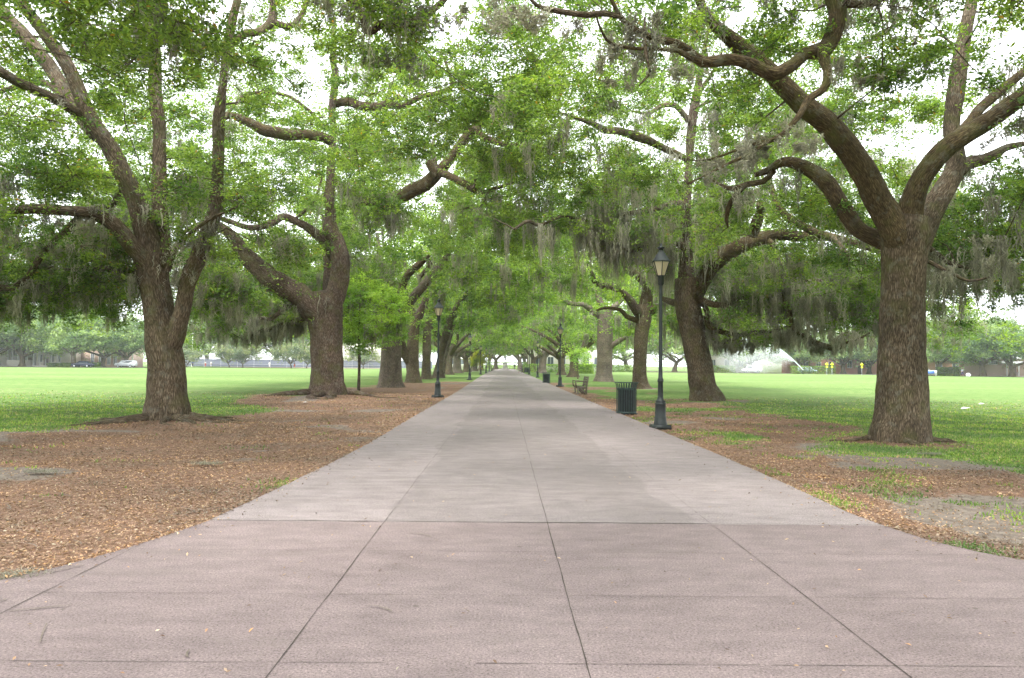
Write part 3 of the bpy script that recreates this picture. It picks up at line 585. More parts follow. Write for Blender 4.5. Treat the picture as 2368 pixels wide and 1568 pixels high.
L6 = oak('live oak with a torn pale strip, leaning just right of the first left lamp', 'live_oak', (1014, 90.0),
  [(1014, 880, 34), (1015, 872, 29), (1019, 845, 25), (1026, 810, 24), (1033, 775, 24), (1040, 745, 22)],
  [(90, 87, [(1036, 765, 22), (1045, 738, 20), (1056, 712, 18), (1072, 688, 15), (1093, 666, 11), (1120, 655, 7)]),
   (90, 91, [(1028, 795, 12), (1012, 775, 12), (1000, 760, 9), (985, 745, 5)]),
   (89.8, 88.8, [(1022, 868, 9), (1028, 840, 9), (1034, 810, 8), (1044, 776, 7), (1052, 750, 3)], 'p'),
   (90, 90, [(1038, 755, 16), (1036, 700, 12), (1030, 650, 8)])],
  lambda rg: crown_pts(rg, -7.0, 92, 11.0, 16.0, 240, zpath=6.4, zout=4.0),
  leaf=0.30, per=140, sprig=8, moss=160, seed=77, lmat=M_leaf2, flare=0.35, mlen=(0.8, 2.4), tri=True)
# --- oaks whose trunks stand beside or behind the viewer: their limbs reach over the walk
def offview(label, X, Y, seed, limbs, crown, per=650, leaf=0.085, moss=90):
    rg = np.random.default_rng(seed); b0 = np.array([X, Y, 0.0]); root = thing('live_oak', label, 'tree', b0)
    p, r = spline([[X, Y, -0.25], [X, Y, 1.2], [X*0.99, Y, 3.0], [X*0.97, Y + 0.3, 4.6]], [0.72, 0.56, 0.5, 0.55], 0.2)
    fl = lambda th, L: 1 + (np.clip(1 - L/1.3, 0, 1)[:, None]**2)*0.35*(1 + np.cos(th*5))[None, :]
    m = MB(); tubes(m, p, r, 48, seed=seed, lump=0.06, ridge=0.03, flare=fl); o = m.build('trunk', M_bark, root, True, 'bark'); o.data.transform(Matrix.Translation(-Vector(b0)))
    nodes = []; nr = []
    for li, (y0, y1, pl, *bk) in enumerate(limbs):
        if y0 is None: pw = [np.array(q[:3]) for q in pl]; rw = [q[3] for q in pl]
        else: k = np.linspace(0, 1, len(pl)); pw = [P(x, y, y0 + (y1 - y0)*t) for (x, y, w), t in zip(pl, k)]; rw = [w/2*(y0 + (y1 - y0)*t)/FPX for (x, y, w), t in zip(pl, k)]
        if bk and bk[0] is not None and not isinstance(bk[0], str): pw = [np.array(q[:3]) for q in bk[0]] + pw; rw = [q[3] for q in bk[0]] + rw
        lp, lr = spline(pw, rw, 0.12); m = MB(); tubes(m, lp, lr, 28, seed=seed + li, lump=0.12, ridge=0.012)
        o = m.build('limb', M_barkf if li < 4 else M_bark, root, True, 'bark'); o.data.transform(Matrix.Translation(-Vector(b0))); stamp(lp[::2], lr[::2]); nodes.append(lp[lr < 0.3]); nr.append(lr[lr < 0.3])
    return dict(root=root, b0=b0, nodes=np.concatenate(nodes), nr=np.concatenate(nr), rg=rg, crown=crown, leaf=leaf, per=per, sprig=14, moss=moss, mossb=None, mreg=None, extra=None, lmat=M_leaf, lod=0, tri=False, cull=True, mlen=(0.25, 0.8), clump=(0.6, 1.0))
R0 = offview('live oak at the edge of view whose crooked limb drops in at top right', 8.6, 1.5, 81,
  [(13.5, 11.8, [(1960, -120, 40), (1925, -30, 44), (1937, 31, 42), (1922, 92, 41), (1900, 118, 40), (1866, 122, 28), (1833, 150, 28), (1787, 172, 31), (1746, 153, 29), (1695, 138, 28), (1624, 143, 25), (1593, 118, 21), (1562, 100, 18), (1511, 89, 16), (1470, 69, 14), (1440, 46, 11), (1419, 10, 9), (1400, -40, 6)], [(8.6, 1.8, 4.2, 0.34), (8.9, 6.0, 7.0, 0.27), (7.4, 11.0, 9.2, 0.19)]),
   (12.4, 11.4, [(1640, 146, 18), (1600, 136, 14), (1565, 117, 12), (1505, 113, 9), (1473, 113, 8), (1427, 106, 8), (1402, 92, 7), (1385, 57, 6), (1378, 31, 5)]),
   (13.0, 11.5, [(1900, 112, 28), (1907, 143, 24), (1915, 166, 21), (1905, 205, 18), (1869, 230, 16), (1849, 266, 14), (1813, 307, 12), (1767, 332, 10), (1736, 353, 9), (1675, 383, 7), (1634, 404, 6), (1590, 425, 3)]),
   (12.2, 12.0, [(1790, 322, 8), (1740, 335, 7), (1690, 352, 6), (1644, 368, 5), (1600, 372, 3)]),
   (13.4, 14.0, [(1935, 5, 22), (1975, 10, 18), (2027, 6, 15), (2060, -20, 12), (2120, -60, 8)]),
   (12.0, 11.0, [(1440, 40, 10), (1399, 31, 14), (1360, 34, 15), (1312, 30, 14), (1270, 22, 12), (1240, 12, 9), (1210, -20, 6)]),
   (12.0, 11.6, [(1491, 40, 6), (1493, 118, 8), (1500, 150, 7), (1503, 169, 6), (1490, 185, 5), (1478, 198, 3)])],
  lambda rg: np.vstack([crown_pts(rg, 8.6, 2.5, 10.5, 13.0, 250, zpath=7.2, zout=5.0, zmid=6.2), np.stack([rg.uniform(1, 8.5, 30), rg.uniform(10.5, 15.5, 30), rg.uniform(7.2, 9.5, 30)], 1)]))
L0 = offview('live oak at the edge of view whose dark limb crosses the top centre', -8.6, 2.5, 83,
  [(14.0, 14.2, [(640, -160, 24), (740, -70, 22), (800, -10, 20), (838, 30, 18), (845, 70, 20), (862, 70, 20), (879, 57, 21), (915, 54, 22), (956, 54, 19), (992, 31, 16), (1022, 5, 15), (1050, -30, 11), (1090, -70, 7)], [(-8.6, 2.8, 4.2, 0.32), (-8.4, 7.0, 7.0, 0.24), (-6.6, 12.0, 9.3, 0.15)]),
   (14.1, 14.0, [(905, 54, 12), (918, 35, 10), (925, 12, 9), (915, -20, 7)]),
   (None, None, [(-8.6, 2.6, 4.2, 0.3), (-7.0, 5.0, 7.0, 0.22), (-4.0, 9.0, 8.3, 0.13), (-2.0, 12.5, 8.8, 0.05)]),
   (None, None, [(-8.6, 2.6, 4.2, 0.28), (-10.0, 7.0, 7.2, 0.2), (-9.0, 12.0, 8.4, 0.12), (-7.0, 15.5, 8.8, 0.04)])],
  lambda rg: np.vstack([crown_pts(rg, -8.6, 3, 10.5, 13.0, 250, zpath=7.2, zout=5.0, zmid=6.2), np.stack([rg.uniform(-8.5, -2, 30), rg.uniform(11, 16, 30), rg.uniform(7.4, 10.0, 30)], 1)]))
# --- generic oaks for the far end of the row and the field edges
def wildoak(name, label, seed, H, R, ntr, n, leaf, per, mats, lmat, tri=True, moss=0, low=3.4, cat='tree', group=None, sprig=8, clump=(0.8, 1.4), trr=0.5):
    rg = np.random.default_rng(seed); root = thing(name, label, cat, (0, 0, 0), 0, group)
    zf = H*0.2; lean = rg.normal(size=2)*0.25
    p, r = spline([[0, 0, -0.3], [0, 0, 0.6], [lean[0]*0.5, lean[1]*0.5, zf*0.6], [lean[0], lean[1], zf]], [trr*1.5, trr*1.1, trr*0.9, trr*0.95], 0.4)
    fl = lambda th, L: 1 + (np.clip(1 - L/1.2, 0, 1)[:, None]**2)*0.3*(1 + np.cos(th*5))[None, :]
    m = MB(); tubes(m, p, r, 18, seed=seed, lump=0.08, flare=fl); m.build('trunk', mats, root, True, 'bark'); nodes = [p[-2:]]; nr = [r[-2:]]
    a0 = rg.random()*6.28
    for k in range(ntr):
        a = a0 + k*6.28/ntr + rg.normal()*0.25; el = rg.uniform(0.35, 1.1); L = R*rg.uniform(0.55, 0.85); t = np.linspace(0, 1, 6)
        an = a + np.cumsum(rg.normal(size=6))*0.14; z = zf*0.85 + (H*0.72 - zf)*np.sin(t*1.3)*el/1.1
        q = np.stack([lean[0] + np.cos(an)*L*t, lean[1] + np.sin(an)*L*t, z], 1); lp, lr = spline(q, trr*0.55*(1 - t)**0.9 + 0.04, 0.6)
        m = MB(); tubes(m, lp, lr, 8, seed=seed + k, lump=0.12); m.build('limb', mats, root, True, 'bark'); nodes.append(lp); nr.append(lr)
    c = []
    while len(c) < n:
        rr = math.sqrt(rg.random()); th = rg.random()*6.28; x, y = R*rr*math.cos(th), R*rr*math.sin(th)
        zt = low + 1.5 + (H - low - 1.5)*math.sqrt(max(0, 1 - 0.95*rr*rr)); zb = low + (H*0.32 - low)*(1 - rr)**0.7 
        z = zb + (zt - zb)*rg.random()**0.75
        if vnoise(np.array([[x*0.3 + seed, y*0.3, z*0.45]]), 3)[0] < -0.2: continue
        c.append((x, y, z))
    return dict(root=root, b0=np.zeros(3), nodes=np.concatenate(nodes), nr=np.concatenate(nr), rg=rg, crown=np.array(c), leaf=leaf, per=per, sprig=sprig, moss=moss, mossb=lambda q: q[:, 2] < 12,
                extra=None, lmat=lmat, lod=1, tri=tri, cull=False, mlen=(0.8, 2.4), clump=clump)
def wild_foliage(t):
    rg = t['rg']; cen = t['crown']; mb, nodes, nr = grow(t['nodes'], t['nr'], cen, rg, 1); mb.build('twig_sprays', M_twig, t['root'], True)
    rad = rg.uniform(*t['clump'], len(cen)); lp, nrm, sz, C, TW = leafclouds(cen, rad, np.full(len(cen), t['per']), t['sprig'], t['leaf'], rg, False)
    V, F = leaves(lp, nrm, sz, rg, 0.6, tri=t['tri']); mesh('crown', V, F, t['lmat'], t['root'])
    if t['moss']:
        idx = np.nonzero((nr < 0.2) & (nodes[:, 2] < 11))[0]; an = nodes[rg.choice(idx, t['moss'])]
        V, F = mosstufts(an, rg, 0.8, 2.6, 9, 0.05, 4, 0.3); tag(mesh('spanish_moss', V, F, M_moss, t['root']), kind='stuff')
    return t['root']
# ------------------------------------------------------------ path outline (world)
def GP(pts): return np.array([G(x, y)[:2] for x, y in pts])
eL = GP([(1112, 870), (1060, 905), (1000, 940), (940, 975), (850, 1030), (745, 1085), (640, 1136), (480, 1212), (380, 1246), (280, 1279), (140, 1318), (0, 1351)])
eR = GP([(1240, 875), (1290, 897), (1440, 961), (1500, 987), (1580, 1021), (1660, 1054), (1800, 1116), (1960, 1190), (2050, 1225), (2155, 1258), (2260, 1283), (2368, 1304)])
xl, xr = eL[0][0], eR[0][0]
eL = np.vstack([[xl, 330], [xl, 120], eL, [eL[-1] + (-1.2, -0.7)], [eL[-1] + (-4, -1.6)], [-22, 0.5], [-22, -16]])
eR = np.vstack([[xr, 330], [xr, 120], eR, [eR[-1] + (1.6, -0.7)], [eR[-1] + (5, -1.6)], [22, 0.5], [22, -16]])
def edge_x(e, y): o = np.argsort(e[:, 1]); return np.interp(y, e[o, 1], e[o, 0])
# ------------------------------------------------------------ ground sheet
def sm(a, b, x): t = np.clip((x - a)/(b - a), 0, 1); return t*t*(3 - 2*t)
TR = [(t['b0'][0], t['b0'][1]) for t in (L1, R1, L2, R2, R3, R4, L3, L4, L5, L6, R0, L0)]
def masks(x, y):
    """litter 0..1, bare sand 0..1 at ground points"""
    p = np.stack([x, y, np.zeros_like(x)], -1); w = fbm(p*0.16, 3, 3)*2.6 + fbm(p*0.7, 3, 5)*0.9
    le = np.interp(y, [0, 14, 17, 19, 24, 27, 36, 45, 60, 90, 130, 320], [15, 13.5, 11.5, 10.2, 8.9, 9.2, 11.5, 11, 8.6, 7.0, 6, 5.5])
    re = np.interp(y, [0, 8, 11, 13, 16, 20, 26, 32, 40, 50, 60, 90, 320], [14, 12, 10, 9.0, 8.5, 8.5, 8.5, 8.8, 7.8, 6.8, 5.4, 4.9, 4.6])
    lit = np.where(x < 0, 1 - sm(-1.3, 1.3, -x - le + w), 1 - sm(-1.6, 2.0, x - re + w))
    for tx, ty in TR:
        d = np.hypot(x - tx, (y - ty)); lit = np.maximum(lit, 1 - sm(1.1, 2.4, d + w*0.35))
    lit *= 1 - 0.8*sm(0.1, 0.5, fbm(p*0.55 + 9, 4, 8))*(x > 0)*sm(9, 12, y)*(1 - sm(60, 90, y))*sm(3.6, 5.2, x)
    lit *= 1 - 0.8*np.exp(-((x + 9.0)/1.6)**2 - ((y - 26)/3.0)**2)
    lit *= 1 - 0.7*sm(66, 74, y)
    bare = sm(0.35, 1.0, fbm(p*0.45 + 4, 4, 21) + 1.5*np.exp(-((x - 5.4)/1.3)**2 - ((y - 7.8)/2.0)**2) + 0.3*np.exp(-((x + 9)/2.5)**2 - ((y - 17.3)/1.3)**2) + 0.3*np.exp(-((x + 7.6)/1.0)**2 - ((y - 11.5)/.8)**2)
                + 0.5*np.exp(-((x - 8.6)/3)**2 - ((y - 16.2)/.9)**2) + 0.45*sm(2.5, 5, x)*(1 - sm(14, 20, y)) + 0.5*np.exp(-((x - 9)/3)**2 - ((y - 34.3)/1.2)**2))
    return lit, bare
xs = np.unique(np.concatenate([np.linspace(-24, 24, 220), np.linspace(-80, 80, 110), np.array([-1500, -900, -500, -300, -200, -140, -110, 110, 140, 200, 300, 500, 900, 1500])]))
ys = np.unique(np.concatenate([np.linspace(-6, 44, 240), np.linspace(44, 130, 110), np.linspace(130, 330, 60), np.array([-600, -250, -120, -60, -30, -14, 360, 420, 520, 700, 1000, 1600, 2400])]))
gx, gy = np.meshgrid(xs, ys); p3 = np.stack([gx, gy, gx*0], -1)
gz = 0.05*fbm(p3*0.22, 3, 31) + 0.012*fbm(p3*1.6, 2, 33) - 0.02
inpath = np.minimum(gx - edge_x(eL, gy), edge_x(eR, gy) - gx); gz = np.where(inpath > -0.25, -0.012, np.minimum(gz, 0.03 + 0*gz)*sm(0.2, 1.4, -inpath) - 0.004)
for tx, ty in TR[:4]: gz += 0.07*np.exp(-(np.hypot(gx - tx, gy - ty)/1.5)**2)*(inpath < -0.3)
gz[np.abs(gx) > 60] = 0; gz[gy > 120] = 0; gz = np.where(inpath > -0.15, -0.015, gz)
def ground_z(x, y):
    i = np.clip(np.searchsorted(ys, y) - 1, 0, len(ys) - 2); j = np.clip(np.searchsorted(xs, x) - 1, 0, len(xs) - 2)
    u = (x - xs[j])/(xs[j+1] - xs[j]); v = (y - ys[i])/(ys[i+1] - ys[i])
    return (gz[i, j]*(1-u) + gz[i, j+1]*u)*(1-v) + (gz[i+1, j]*(1-u) + gz[i+1, j+1]*u)*v
ny, nx = gx.shape; k = (np.arange(ny - 1)[:, None]*nx + np.arange(nx - 1)[None, :]).ravel()
lit, bare = masks(gx.ravel(), gy.ravel())
mg, nt, b = newmat('lawn_and_leaf_litter'); v = objco(nt)
al = N(nt, 'ShaderNodeAttribute', attribute_name='litter').outputs['Fac']; ab = N(nt, 'ShaderNodeAttribute', attribute_name='bare').outputs['Fac']
n_f = noise(nt, v, 1.7, 8, 0.68); n_m = noise(nt, v, 9.0, 6, 0.7); n_s = noise(nt, v, 55, 4, 0.7)
g1 = ramp(nt, n_f, [(0.3, (0.075, 0.14, 0.032)), (0.5, (0.115, 0.19, 0.046)), (0.72, (0.185, 0.235, 0.082))])
g1 = mix(nt, 1.0, g1, ramp(nt, n_s, [(0.25, 0.6), (0.7, 1.3)]), 'MULTIPLY')
wn = noise(nt, scaled(nt, v, (0.25, 0.4, 1)), 1.0, 6, 0.65); g1 = mix(nt, ramp(nt, wn, [(0.55, 0.0), (0.7, 0.5)]), g1, (0.20, 0.20, 0.085))
# broad mowing and wear bands across the field
bands = noise(nt, scaled(nt, v, (0.012, 0.09, 1)), 1.0, 3)
g1 = mix(nt, 1.0, g1, ramp(nt, bands, [(0.35, (0.84, 0.9, 0.82)), (0.65, (1.2, 1.12, 1.25))]), 'MULTIPLY')
l1 = ramp(nt, n_m, [(0.25, (0.105, 0.060, 0.042)), (0.5, (0.235, 0.145, 0.102)), (0.72, (0.36, 0.24, 0.175))])
l1 = mix(nt, 1.0, l1, ramp(nt, n_s, [(0.3, 0.55), (0.68, 1.4)]), 'MULTIPLY')
s1 = ramp(nt, n_m, [(0.3, (0.15, 0.125, 0.105)), (0.7, (0.30, 0.265, 0.235))])
bf = mth(nt, 'ADD', ab, mth(nt, 'MULTIPLY', mth(nt, 'SUBTRACT', n_m, 0.5), 1.3))
l1 = mix(nt, ramp(nt, bf, [(0.45, 0.0), (0.75, 0.85)]), l1, s1)
lf = mth(nt, 'ADD', al, mth(nt, 'MULTIPLY', mth(nt, 'SUBTRACT', n_m, 0.5), 1.5))
col = mix(nt, ramp(nt, lf, [(0.38, 0.0), (0.6, 1.0)]), g1, l1)
nt.links.new(col, b.inputs['Base Color']); b.inputs['Roughness'].default_value = 0.95; b.inputs['Specular IOR Level'].default_value = 0.1
bump(nt, b, mth(nt, 'ADD', n_s, mth(nt, 'MULTIPLY', n_m, 1.5)), 0.7, 0.03)
ground = mesh('ground', np.stack([gx.ravel(), gy.ravel(), gz.ravel()], 1), np.stack([k, k + 1, k + nx + 1, k + nx], 1), mg, None, True, {'litter': lit, 'bare': bare})
tag(ground, kind='structure')
# ------------------------------------------------------------ concrete walk
mp, nt, b = newmat('tinted_concrete'); v = objco(nt); sp = N(nt, 'ShaderNodeSeparateXYZ'); nt.links.new(v, sp.inputs[0]); X, Yc = sp.outputs[0], sp.outputs[1]
wob = mth(nt, 'MULTIPLY', mth(nt, 'SUBTRACT', noise(nt, v, 0.45, 5), 0.5), 0.9)
nl = noise(nt, scaled(nt, v, (0.5, 0.35, 1)), 1.0, 6, 0.6); nm = noise(nt, scaled(nt, v, (1.0, 2.2, 1)), 2.2, 6, 0.65); nf = noise(nt, v, 70, 4, 0.8)
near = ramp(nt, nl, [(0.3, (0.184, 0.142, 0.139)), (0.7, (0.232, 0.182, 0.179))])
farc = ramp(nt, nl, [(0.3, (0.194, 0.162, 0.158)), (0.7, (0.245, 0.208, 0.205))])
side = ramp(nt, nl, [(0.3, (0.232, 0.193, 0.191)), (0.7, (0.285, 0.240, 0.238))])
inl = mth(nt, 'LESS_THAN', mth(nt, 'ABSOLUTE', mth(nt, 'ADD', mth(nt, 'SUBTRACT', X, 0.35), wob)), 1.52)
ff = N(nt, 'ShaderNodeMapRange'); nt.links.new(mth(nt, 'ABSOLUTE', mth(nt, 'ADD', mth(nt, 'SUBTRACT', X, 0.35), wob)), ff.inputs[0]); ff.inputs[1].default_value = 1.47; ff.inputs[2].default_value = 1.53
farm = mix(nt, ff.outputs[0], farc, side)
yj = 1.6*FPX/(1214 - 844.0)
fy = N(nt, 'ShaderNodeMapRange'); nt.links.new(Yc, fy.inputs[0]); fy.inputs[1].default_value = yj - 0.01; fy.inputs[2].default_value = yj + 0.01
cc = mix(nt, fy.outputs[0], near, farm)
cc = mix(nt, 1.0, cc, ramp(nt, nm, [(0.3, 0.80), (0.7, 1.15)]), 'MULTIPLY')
cc = mix(nt, 1.0, cc, ramp(nt, nf, [(0.37, 0.42), (0.46, 0.92), (0.55, 1.06), (0.64, 1.55)]), 'MULTIPLY')
# dark drip specks and long scuffs
st = N(nt, 'ShaderNodeTexVoronoi'); st.inputs['Scale'].default_value = 2.2; nt.links.new(v, st.inputs['Vector'])
cc = mix(nt, ramp(nt, st.outputs['Distance'], [(0.03, 0.75), (0.055, 0.0)]), cc, (0.10, 0.08, 0.07))
scf = noise(nt, scaled(nt, v, (0.35, 1.6, 1)), 1.3, 3); cc = mix(nt, ramp(nt, scf, [(0.60, 0.0), (0.66, 0.28), (0.72, 0.0)]), cc, (0.16, 0.13, 0.12))
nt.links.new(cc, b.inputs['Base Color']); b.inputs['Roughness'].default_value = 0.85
bump(nt, b, mth(nt, 'ADD', nf, noise(nt, v, 300, 2)), 0.35, 0.004)
eLd = [];  eRd = []
def dens(e):
    out = []
    for a, c in zip(e[:-1], e[1:]):
        n = max(1, int(np.linalg.norm(c - a)/0.25)) if a[1] < 60 else max(1, int(np.linalg.norm(c - a)/10))
        out += [a + (c - a)*t/n for t in range(n)]
    return np.array(out + [e[-1]])
zt = 0.03; poly = []
dl, dr_ = dens(eL), dens(eR)
for e in (dl, dr_): e[:, 0] += 0.012*vnoise(np.stack([e[:, 0]*3, e[:, 1]*3, e[:, 0]*0], 1), 4)
ring = np.vstack([dl, dr_[::-1]]); n = len(ring)
V = np.vstack([np.c_[ring, np.full(n, zt)], np.c_[ring, np.full(n, -0.12)]]); kk = np.arange(n)
yy = np.unique(np.concatenate([dl[:, 1], dr_[:, 1]]))[::-1]; xa, xb = edge_x(dl, yy), edge_x(dr_, yy); m_ = len(yy)
Vt = np.vstack([np.c_[xa, yy, np.full(m_, zt)], np.c_[xb, yy, np.full(m_, zt)]]); q = np.arange(m_ - 1)
mbp = MB(); mbp.add(Vt, np.stack([q, q + 1, q + 1 + m_, q + m_], 1)); mbp.add(V, np.stack([kk, (kk + 1) % n, (kk + 1) % n + n, kk + n], 1))
path = mbp.build('path', mp); tag(path, kind='structure')
M_joint = paint('joint_dirt', (0.06, 0.049, 0.042), 0.95, 0.4, 12, 0)
mj = MB()
mf_ = MB()
def joint(a, c, w, gap=0.0, wb=0.006, seed=0, step=0.06, mj=mj):
    w *= 0.52; wb *= 0.6
    a = np.array(a, float); c = np.array(c, float); L = np.linalg.norm(c - a); n = int(L/step) + 1; t = np.linspace(0, 1, n + 1); p = a + (c - a)*t[:, None]
    d = (c - a)/L; nn = np.array([-d[1], d[0]]); r = np.random.default_rng(seed); ns = vnoise(np.stack([t*L*2.0, t*0 + seed, t*0], 1), 7)*wb + vnoise(np.stack([t*L*11, t*0 + seed, t*0], 1), 8)*wb*0.4
    ww = w*0.5*(0.7 + 0.5*(vnoise(np.stack([t*L*6, t*0 + seed, t*0], 1), 9) + 0.3)); p = p + nn*ns[:, None]
    A = np.c_[p + nn*ww[:, None], np.full(n + 1, zt + 0.004)]; B = np.c_[p - nn*ww[:, None], np.full(n + 1, zt + 0.004)]; i = np.arange(n)
    i = i[(vnoise(np.stack([i*step*3.0, i*0 + seed*2.0, i*0], 1), 10) > -1 + 2*gap)] if gap else i
    mj.add(np.vstack([A, B]), np.stack([i, i + 1, i + n + 2, i + n + 1], 1)[:, ::-1])
def jx(px, py): return G(px, py)[0]
xC, xLn, xRn, xLo, xRo = jx(1265, 1214), jx(888, 1215), jx(1640, 1215), jx(200, 1330), jx(2290, 1318)
joint((xC, 1.5), (xC, 10), 0.014, 0, seed=1); joint((xC, 10), (xC + 0.03, 45), 0.012, 0.1, 0.012, seed=2)
joint((xLn, 1.5), (xLn, 8), 0.013, 0, seed=3); joint((xLn, 8), (xLn + 0.02, 24), 0.008, 0.15, seed=4)
joint((xRn, 1.5), (xRn, 7.6), 0.013, 0, seed=5); joint((xRn, 7.6), (xRn, 20), 0.007, 0.25, seed=6)
joint((xLo, 2.0), (xLo, 7.6), 0.010, 0.05, seed=7); joint((xRo, 2.0), (xRo, 6.6), 0.007, 0.25, seed=8)
yl = float(G(900, 1213)[1]); joint((edge_x(dl, yl) + .02, yl), (xRn, yl), 0.030, 0, 0.012, seed=9); joint((xRn, yl), (edge_x(dr_, yl), yl), 0.012, 0.3, seed=10)
for i, (py, w, gp) in enumerate([(1285, .010, .35), (1388, .009, .25), (1549, .009, .2)]):
    y = float(G(1200, py)[1]); joint((edge_x(dl, y) + .02, y), (edge_x(dr_, y) - .02, y), w, gp*0.3, 0.004, seed=12 + i, mj=mf_)
for i, y in enumerate([10.1, 14.8, 19.5, 24.3, 33.5, 43]):
    joint((edge_x(dl, y) + .02, y), (xC if i % 2 else edge_x(dr_, y) - .02, y), 0.012, 0.25, seed=20 + i, mj=mf_)
mf_.build('score_lines', paint('score_line_dirt', (0.095, 0.078, 0.072), 0.95, 0.4, 12, 0), path)
jo = mj.build('joint_lines', M_joint, path)
# ------------------------------------------------------------ litter, grass tufts
def scatter(nc, fn, seed):
    r = np.random.default_rng(seed); d = 3.2*(42/3.2)**(r.random(nc)**0.8); px = r.uniform(-0.9, 0.9, nc); x = px*d*1.02; return r, x, d
M_litter = leafmat('fallen_leaf', [(0.0, (0.11, 0.068, 0.048)), (0.3, (0.23, 0.14, 0.095)), (0.6, (0.34, 0.22, 0.155)), (0.84, (0.43, 0.32, 0.24)), (0.94, (0.46, 0.25, 0.11)), (1.0, (0.56, 0.50, 0.42))], 0.1)
r, x, y = scatter(410000, None, 5)
l_, b_ = masks(x, y); inp = np.minimum(x - edge_x(dl, y), edge_x(dr_, y) - x)
dens_l = l_*(1 - 0.72*b_)*(0.55 + 0.45*np.clip(fbm(np.stack([x, y, x*0], 1)*0.8, 3, 41) + 0.3, 0, 1)) + 0.10*(l_ < .6)
near_e = np.exp(-np.abs(inp)/0.25)*0.5
keep = ((inp < 0.03) & (r.random(len(x)) < np.clip(dens_l + near_e*(inp < 0), 0, 1))) | ((inp > 0.03) & (r.random(len(x)) < 0.002 + 0.35*np.exp(-inp/0.05) + 0.02*np.exp(-inp/0.3)))
x, y, inp = x[keep], y[keep], inp[keep]
z = np.where(inp > -0.02, zt + 0.008, ground_z(x, y) + 0.012) + r.random(len(x))*0.012
nr_ = r.normal(size=(len(x), 3))*0.33; nr_[:, 2] = 1; nr_ /= np.linalg.norm(nr_, axis=1)[:, None]
V, F = leaves(np.stack([x, y, z], 1), nr_, 0.026 + 0.0012*y, r, 0.42)
tag(mesh('fallen_leaves', V, F, M_litter), kind='stuff')
M_grass = leafmat('grass_blade', [(0.0, (0.10, 0.19, 0.045)), (0.45, (0.18, 0.29, 0.075)), (0.8, (0.26, 0.36, 0.12)), (1.0, (0.40, 0.35, 0.22))], 0.4)
r, x, y = scatter(520000, None, 6)
y = y*1.0; l_, b_ = masks(x, y); inp = np.minimum(x - edge_x(dl, y), edge_x(dr_, y) - x)
tuft = fbm(np.stack([x, y, x*0], 1)*1.7, 3, 77)
pr = np.clip((0.75 - l_)*1.6, 0, 0.9)*(0.55 + 0.45*np.clip(tuft + .5, 0, 1))*(1 - sm(18, 41, y)) + 0.5*sm(0.35, 0.8, tuft)*(x > 3)*(y > 9)*(y < 30) + 0.12*sm(0.7, 1.0, tuft)*(y > 8)
for (cx_, cy_, rr_) in [tuple(G(1885, 1145)[:2]) + (0.22,), tuple(G(1925, 1165)[:2]) + (0.15,), tuple(G(2225, 1265)[:2]) + (0.10,), tuple(G(2280, 1278)[:2]) + (0.12,), tuple(G(665, 1118)[:2]) + (0.2,), tuple(G(2360, 1185)[:2]) + (0.2,), tuple(G(2062, 1112)[:2]) + (0.2,)]:
    k_ = 260; a_ = r.normal(size=(k_, 2))*rr_*np.array([1, 1.3]); x = np.append(x, cx_ + a_[:, 0]); y = np.append(y, cy_ + a_[:, 1]); pr = np.append(pr, np.ones(k_)); inp = np.append(inp, np.minimum(x[-k_:] - edge_x(dl, y[-k_:]), edge_x(dr_, y[-k_:]) - x[-k_:]))
keep = (inp < -0.02) & (r.random(len(x)) < pr) & (y > 5)
x, y = x[keep], y[keep]; n = len(x); h = r.uniform(0.018, 0.05, n)*(1 + 0.01*y); a = r.uniform(0, 6.28, n); w = 0.006 + 0.0009*y
bx = np.stack([x, y, ground_z(x, y) - 0.005], 1); dx = np.stack([np.cos(a), np.sin(a), a*0], 1)*w[:, None]; tp_ = bx + np.stack([r.normal(size=n)*0.3*h, r.normal(size=n)*0.3*h, h], 1)
V = np.stack([bx - dx, bx + dx, tp_], 1).reshape(-1, 3); tag(mesh('grass', V, np.arange(3*n).reshape(-1, 3), M_grass), kind='stuff')
r = np.random.default_rng(55); n = 2600; y = 3.3*(30/3.3)**r.random(n); x = r.uniform(-.75, .75, n)*y; l_, b_ = masks(x, y); inp = np.minimum(x - edge_x(dl, y), edge_x(dr_, y) - x); k_ = ((inp < -.1) & (l_ > .6)) | ((inp > .1) & (r.random(n) < .02)); x, y, inp = x[k_], y[k_], inp[k_]; n = len(x)
a = r.uniform(0, 3.14, n); L_ = r.uniform(.06, .38, n)*(.7 + r.random(n)**3); w = r.uniform(.003, .007, n); rows = []; z0 = np.where(inp > 0, zt + .008, ground_z(x, y) + .02); bend = r.normal(size=n)*.12
for t_ in (-.5, -.15, .2, .5):
    cxn = np.stack([x + np.cos(a + bend*t_*4)*L_*t_, y + np.sin(a + bend*t_*4)*L_*t_, z0 + r.random(n)*.008], 1); nn_ = np.stack([-np.sin(a), np.cos(a), a*0], 1)*(w*(1.1 - abs(t_)))[:, None]; rows += [cxn - nn_, cxn + nn_]
V = np.stack(rows, 1).reshape(-1, 3); bq = np.arange(n)*8; tag(mesh('fallen_twigs', V, np.concatenate([np.stack([bq + 2*i, bq + 2*i + 1, bq + 2*i + 3, bq + 2*i + 2], 1) for i in range(3)]), paint('dry_stick', (.17, .14, .115), .9, .4, 20, 0)), kind='stuff')
